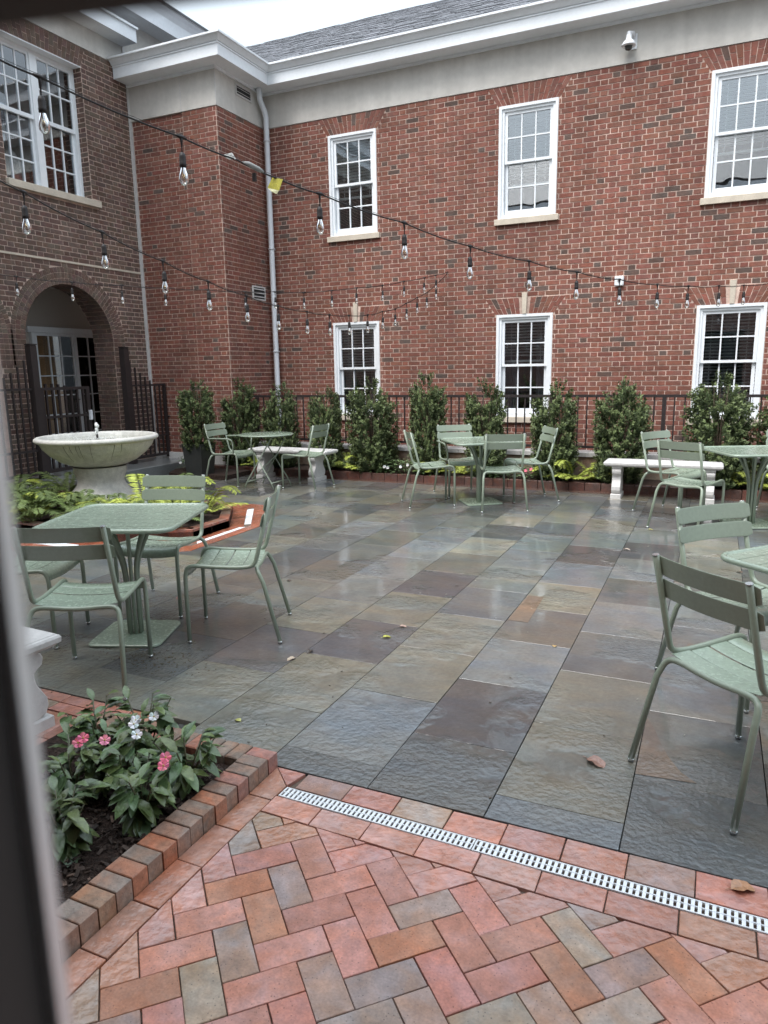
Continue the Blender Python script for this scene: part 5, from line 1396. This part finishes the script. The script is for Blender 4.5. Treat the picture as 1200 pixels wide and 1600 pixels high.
# ------------------------------------------------------------------ string lights
def string_lights(label, pts, anchors):
    t = thing('string_lights', label, 'string lights', tuple(pts[0]))
    q = MB(); dense = []
    for a, b in zip(pts[:-1], pts[1:]):
        a, b = Vector(a), Vector(b); L_ = (b-a).length
        for k in range(4):
            s_ = k/4; p = a.lerp(b, s_); p.z -= .012*4*s_*(1-s_)*min(1, L_/.6); dense.append(p)
    dense.append(Vector(pts[-1])); q.tube(dense, .0042, 6); q.tube([p+Vector((.004, 0, .009)) for p in dense], .0012, 4); obj('cable', q, M_WIRE, t)
    for i in anchors:
        p = Vector(pts[i]); d = (Vector(pts[min(i+1, len(pts)-1)])-Vector(pts[max(i-1, 0)])).normalized(); tl = rnd.uniform(-.006, .006); tm = rnd.uniform(-.006, .006)
        q = MB(); q.tube([p-d*.028, p, p+d*.028], [.005, .011, .005], 7); q.tube([p, p+Vector((0, 0, -.022)), p+Vector((tl*.5, tm*.5, -.05)), p+Vector((tl, tm, -.075))], [.009, .006, .003, .003], 7)
        c0 = p+Vector((tl, tm, 0)); q.lathe([(.004, -.068), (.013, -.075), (.016, -.09), (.016, -.118), (.0175, -.122), (.0165, -.135), (.012, -.138)], 12, c0); s_ = obj('socket', q, M_WIRE, t)
        q = MB(); q.lathe([(.0115, -.137), (.014, -.147), (.021, -.168), (.0238, -.185), (.021, -.203), (.012, -.215), (.001, -.219)], 14, c0); b = obj('bulb', q, M_BULB, t)
        q = MB(); q.tube([c0+Vector((0, 0, -.138)), c0+Vector((0, 0, -.16))], .003, 5, (.8, .8, .8))
        q.tube([c0+Vector((-.004, 0, -.16)), c0+Vector((-.008, 0, -.19)), c0+Vector((0, 0, -.165)), c0+Vector((.008, 0, -.19)), c0+Vector((.004, 0, -.16))], .0012, 4, (.9, .7, .4)); obj('filament', q, M_CHROME, b)
    return t
S1 = [(-2.72, 2.27, 2.807), (-2.66, 2.41, 2.778), (-2.42, 3.00, 2.667), (-2.31, 3.30, 2.621), (-2.27, 3.39, 2.595), (-2.22, 3.51, 2.572), (-2.11, 3.79, 2.535), (-1.86, 4.42, 2.462), (-1.62, 5.03, 2.387), (-1.36, 5.67, 2.348), (-1.11, 6.30, 2.322), (-0.85, 6.95, 2.311), (-0.58, 7.62, 2.315), (-0.33, 8.25, 2.346), (-0.05, 8.95, 2.396), (0.21, 9.60, 2.448), (0.49, 10.31, 2.520), (.60, 10.62, 2.55)]
S1 = [(-3.2, 1.0, 3.05)]+S1
l1 = string_lights('cable of clear bulbs crossing from top left, with paper tags and the largest bulbs', S1, [2, 3, 7, 8, 9, 10, 11, 12, 13, 14, 15, 16])
S2 = [(-3.40, 1.8, 2.72), (-3.45, 2.81, 2.547), (-3.47, 2.96, 2.527), (-3.52, 3.55, 2.418), (-3.58, 4.15, 2.326), (-3.64, 4.72, 2.250), (-3.70, 5.31, 2.196), (-3.76, 5.89, 2.157), (-3.82, 6.52, 2.148), (-3.88, 7.10, 2.154), (-3.93, 7.66, 2.183), (-4.00, 8.31, 2.232), (-4.05, 8.85, 2.308),
      (-4.00, 9.16, 2.359), (-3.96, 9.46, 2.454), (-3.92, 9.76, 2.552), (-3.88, 10.04, 2.643), (-3.84, 10.32, 2.782), (-3.798, 10.67, 2.965)]
string_lights('cable of clear bulbs sagging below the tagged one, then rising to the wall hook', S2, list(range(2, 18)))
S3 = [(-7.8, 5.6, 2.73), (-7.55, 6.00, 2.703), (-7.45, 6.13, 2.688), (-7.08, 6.59, 2.646), (-6.72, 7.02, 2.629), (-6.40, 7.43, 2.616), (-6.06, 7.84, 2.610), (-5.75, 8.22, 2.601), (-5.49, 8.54, 2.614), (-5.23, 8.86, 2.619), (-4.97, 9.18, 2.657), (-4.73, 9.47, 2.704), (-4.47, 9.79, 2.753), (-4.25, 10.06, 2.819), (-4.03, 10.33, 2.886), (-3.91, 10.48, 2.930), (-3.81, 10.67, 2.975)]
string_lights('farthest string of tiny bulbs running from before the arch to the wall hook', S3, list(range(2, 16)))
hk = thing('wall_hook', 'small dark hook on the brick wall where two light strings end', 'hook', (-3.8, YW, 2.97))
q = MB(); q.tube([(-3.8, YW, 2.99), (-3.8, YW-.04, 2.99), (-3.8, YW-.05, 2.965), (-3.8, YW-.03, 2.955)], .006, 6); obj('hook', q, M_IRON, hk)
tg = thing('warning_tag', 'yellow paper warning tag hanging from the light cable', 'tag', (-2.2, 3.55, 2.56))
def sheet(P, m_, c, nm, par):
    q = MB(); n = Vector((.002, .002, 0)); vs = [Vector(p) for p in P]+[Vector(p)+n for p in P]
    q.add(vs, [(0, 1, 2, 3), (7, 6, 5, 4), (0, 4, 5, 1), (1, 5, 6, 2), (2, 6, 7, 3), (3, 7, 4, 0)], c); return obj(nm, q, m_, par)
M_PAPER = mat('paper_tag', (1, 1, 1), .5, .4, coat=.4, coatr=.2, noise=((60, .15), (220, .25)))
sheet([(-2.235, 3.50, 2.572), (-2.19, 3.53, 2.566), (-2.205, 3.51, 2.507), (-2.255, 3.48, 2.52)], M_PAPER, (.55, .50, .08), 'paper', tg)
sheet([(-2.255, 3.48, 2.52), (-2.205, 3.51, 2.507), (-2.215, 3.50, 2.488), (-2.235, 3.485, 2.50)], M_PAPER, (.72, .70, .42), 'folded_corner', tg)
tg2 = thing('cable_tag', 'small white paper tag on the light cable left of the downspout', 'tag', (-2.34, 3.28, 2.63))
sheet([(-2.36, 3.24, 2.638), (-2.325, 3.27, 2.652), (-2.31, 3.28, 2.622), (-2.335, 3.26, 2.618)], M_PAPER, (.75, .77, .74), 'paper', tg2)
pg = thing('plug_connector', 'grey plug joint hanging in the light cable in front of the downspout', 'plug', (-2.27, 3.39, 2.6))
q = MB(); q.tube([(-2.30, 3.325, 2.615), (-2.285, 3.36, 2.612), (-2.262, 3.41, 2.597), (-2.25, 3.44, 2.588)], [.006, .014, .014, .007], 8); obj('plug', q, M_CONC, pg, color=(.5, .52, .52))
q = MB(); q.box(-2.285, -2.267, 3.385, 3.40, 2.535, 2.575); obj('cap', q, M_WIRE, pg)

# ------------------------------------------------------------------ fallen leaves
def fallen(x, y, c, s_, lab, z=.003):
    t = MB(); n = 6; vs = []
    for i in range(n+1):
        u = i/n; w_ = .38*math.sin(PI*u)**.7*(1+.25*math.sin(9*u)); z_ = .10*math.sin(PI*u*1.3)+.03*(i % 2)
        vs += [(-w_, u-.5, z_+.14*w_), (0, u-.5, z_*.7), (w_, u-.5, z_+.2*w_)]
    t.add(vs, [f for i in range(n) for f in ((3*i, 3*i+1, 3*i+4, 3*i+3), (3*i+1, 3*i+2, 3*i+5, 3*i+4))], c); t.tube([(0, -.5, .01), (.03, -.72, .04)], .02, 4, c)
    o = obj('fallen_leaf', t, M_BLEAF); o.location = (x, y, z); o.scale = (s_,)*3; o.rotation_euler = (0, 0, rnd.uniform(0, 6.28)); tag(o, lab, 'leaf')
for a in [(-1.68, 3.66, (.45, .45, .06), .05, 'small yellow fallen leaf on dark grey slab in mid patio'), (-1.66, 3.86, (.45, .30, .24), .045, 'pale curled leaf just beyond the yellow one'),
    (-1.99, 3.29, (.05, .035, .025), .05, 'dark curled leaf at a slab joint, mid left'), (-2.03, 3.16, (.5, .4, .3), .05, 'pale leaf beside the dark curled leaf'),
    (-.34, 2.72, (.30, .17, .13), .085, 'crumpled brown leaf on the olive slab near the large chair'), (.17, 2.17, (.42, .22, .12), .075, 'brown leaf lying on pavers at the drain, right edge'),
    (-1.88, 2.46, (.42, .42, .12), .035, 'small yellow green leaf on the slab behind the flower bed'), (-.61, 6.33, (.55, .45, .38), .05, 'pale leaf on the far slab left of the right chairs'),
    (-.49, 7.21, (.5, .45, .1), .045, 'tiny yellow leaf beneath the far right chair'), (-2.85, 4.45, (.08, .05, .035), .04, 'dark leaf by the foot of the side-on chair'),
    (-1.63, 4.79, (.06, .045, .03), .03, 'tiny dark leaf in the centre of the patio'), (-.74, 3.89, (.5, .33, .14), .035, 'small orange leaf at a slab corner'),
    (.23, 3.62, (.65, .62, .58), .04, 'whitish petal between the legs of the largest chair'), (-3.35, 3.8, (.25, .08, .04), .05, 'red brown leaf behind the left table base'), (.25, 5.9, (.1, .07, .05), .05, 'dark leaf on the pale slab behind the near right chair')]:
    fallen(*a)
q = MB()
for i in range(420):
    r_ = rnd.random()
    if r_ < .45: x, y = rnd.gauss(-2.75, .16), rnd.gauss(2.86, .07)
    else: x, y = rnd.uniform(-5.5, .9), rnd.uniform(2.3, 9.1)
    s_ = rnd.uniform(.002, .006); c_ = rnd.choice([(.10, .07, .045), (.06, .045, .03), (.4, .38, .33)]) if r_ > .45 else (.11, .08, .05)
    Mc = Matrix.Translation((x, y, .003)) @ Matrix.Rotation(rnd.uniform(0, 6), 4, 'Z'); q.box(-s_, s_, -s_*.4, s_*.4, 0, .002, c_, Mc)
tag(obj('debris', q, M_CHIP, kind='stuff'), 'small bits of leaf and bark scattered on the wet slabs', 'debris')
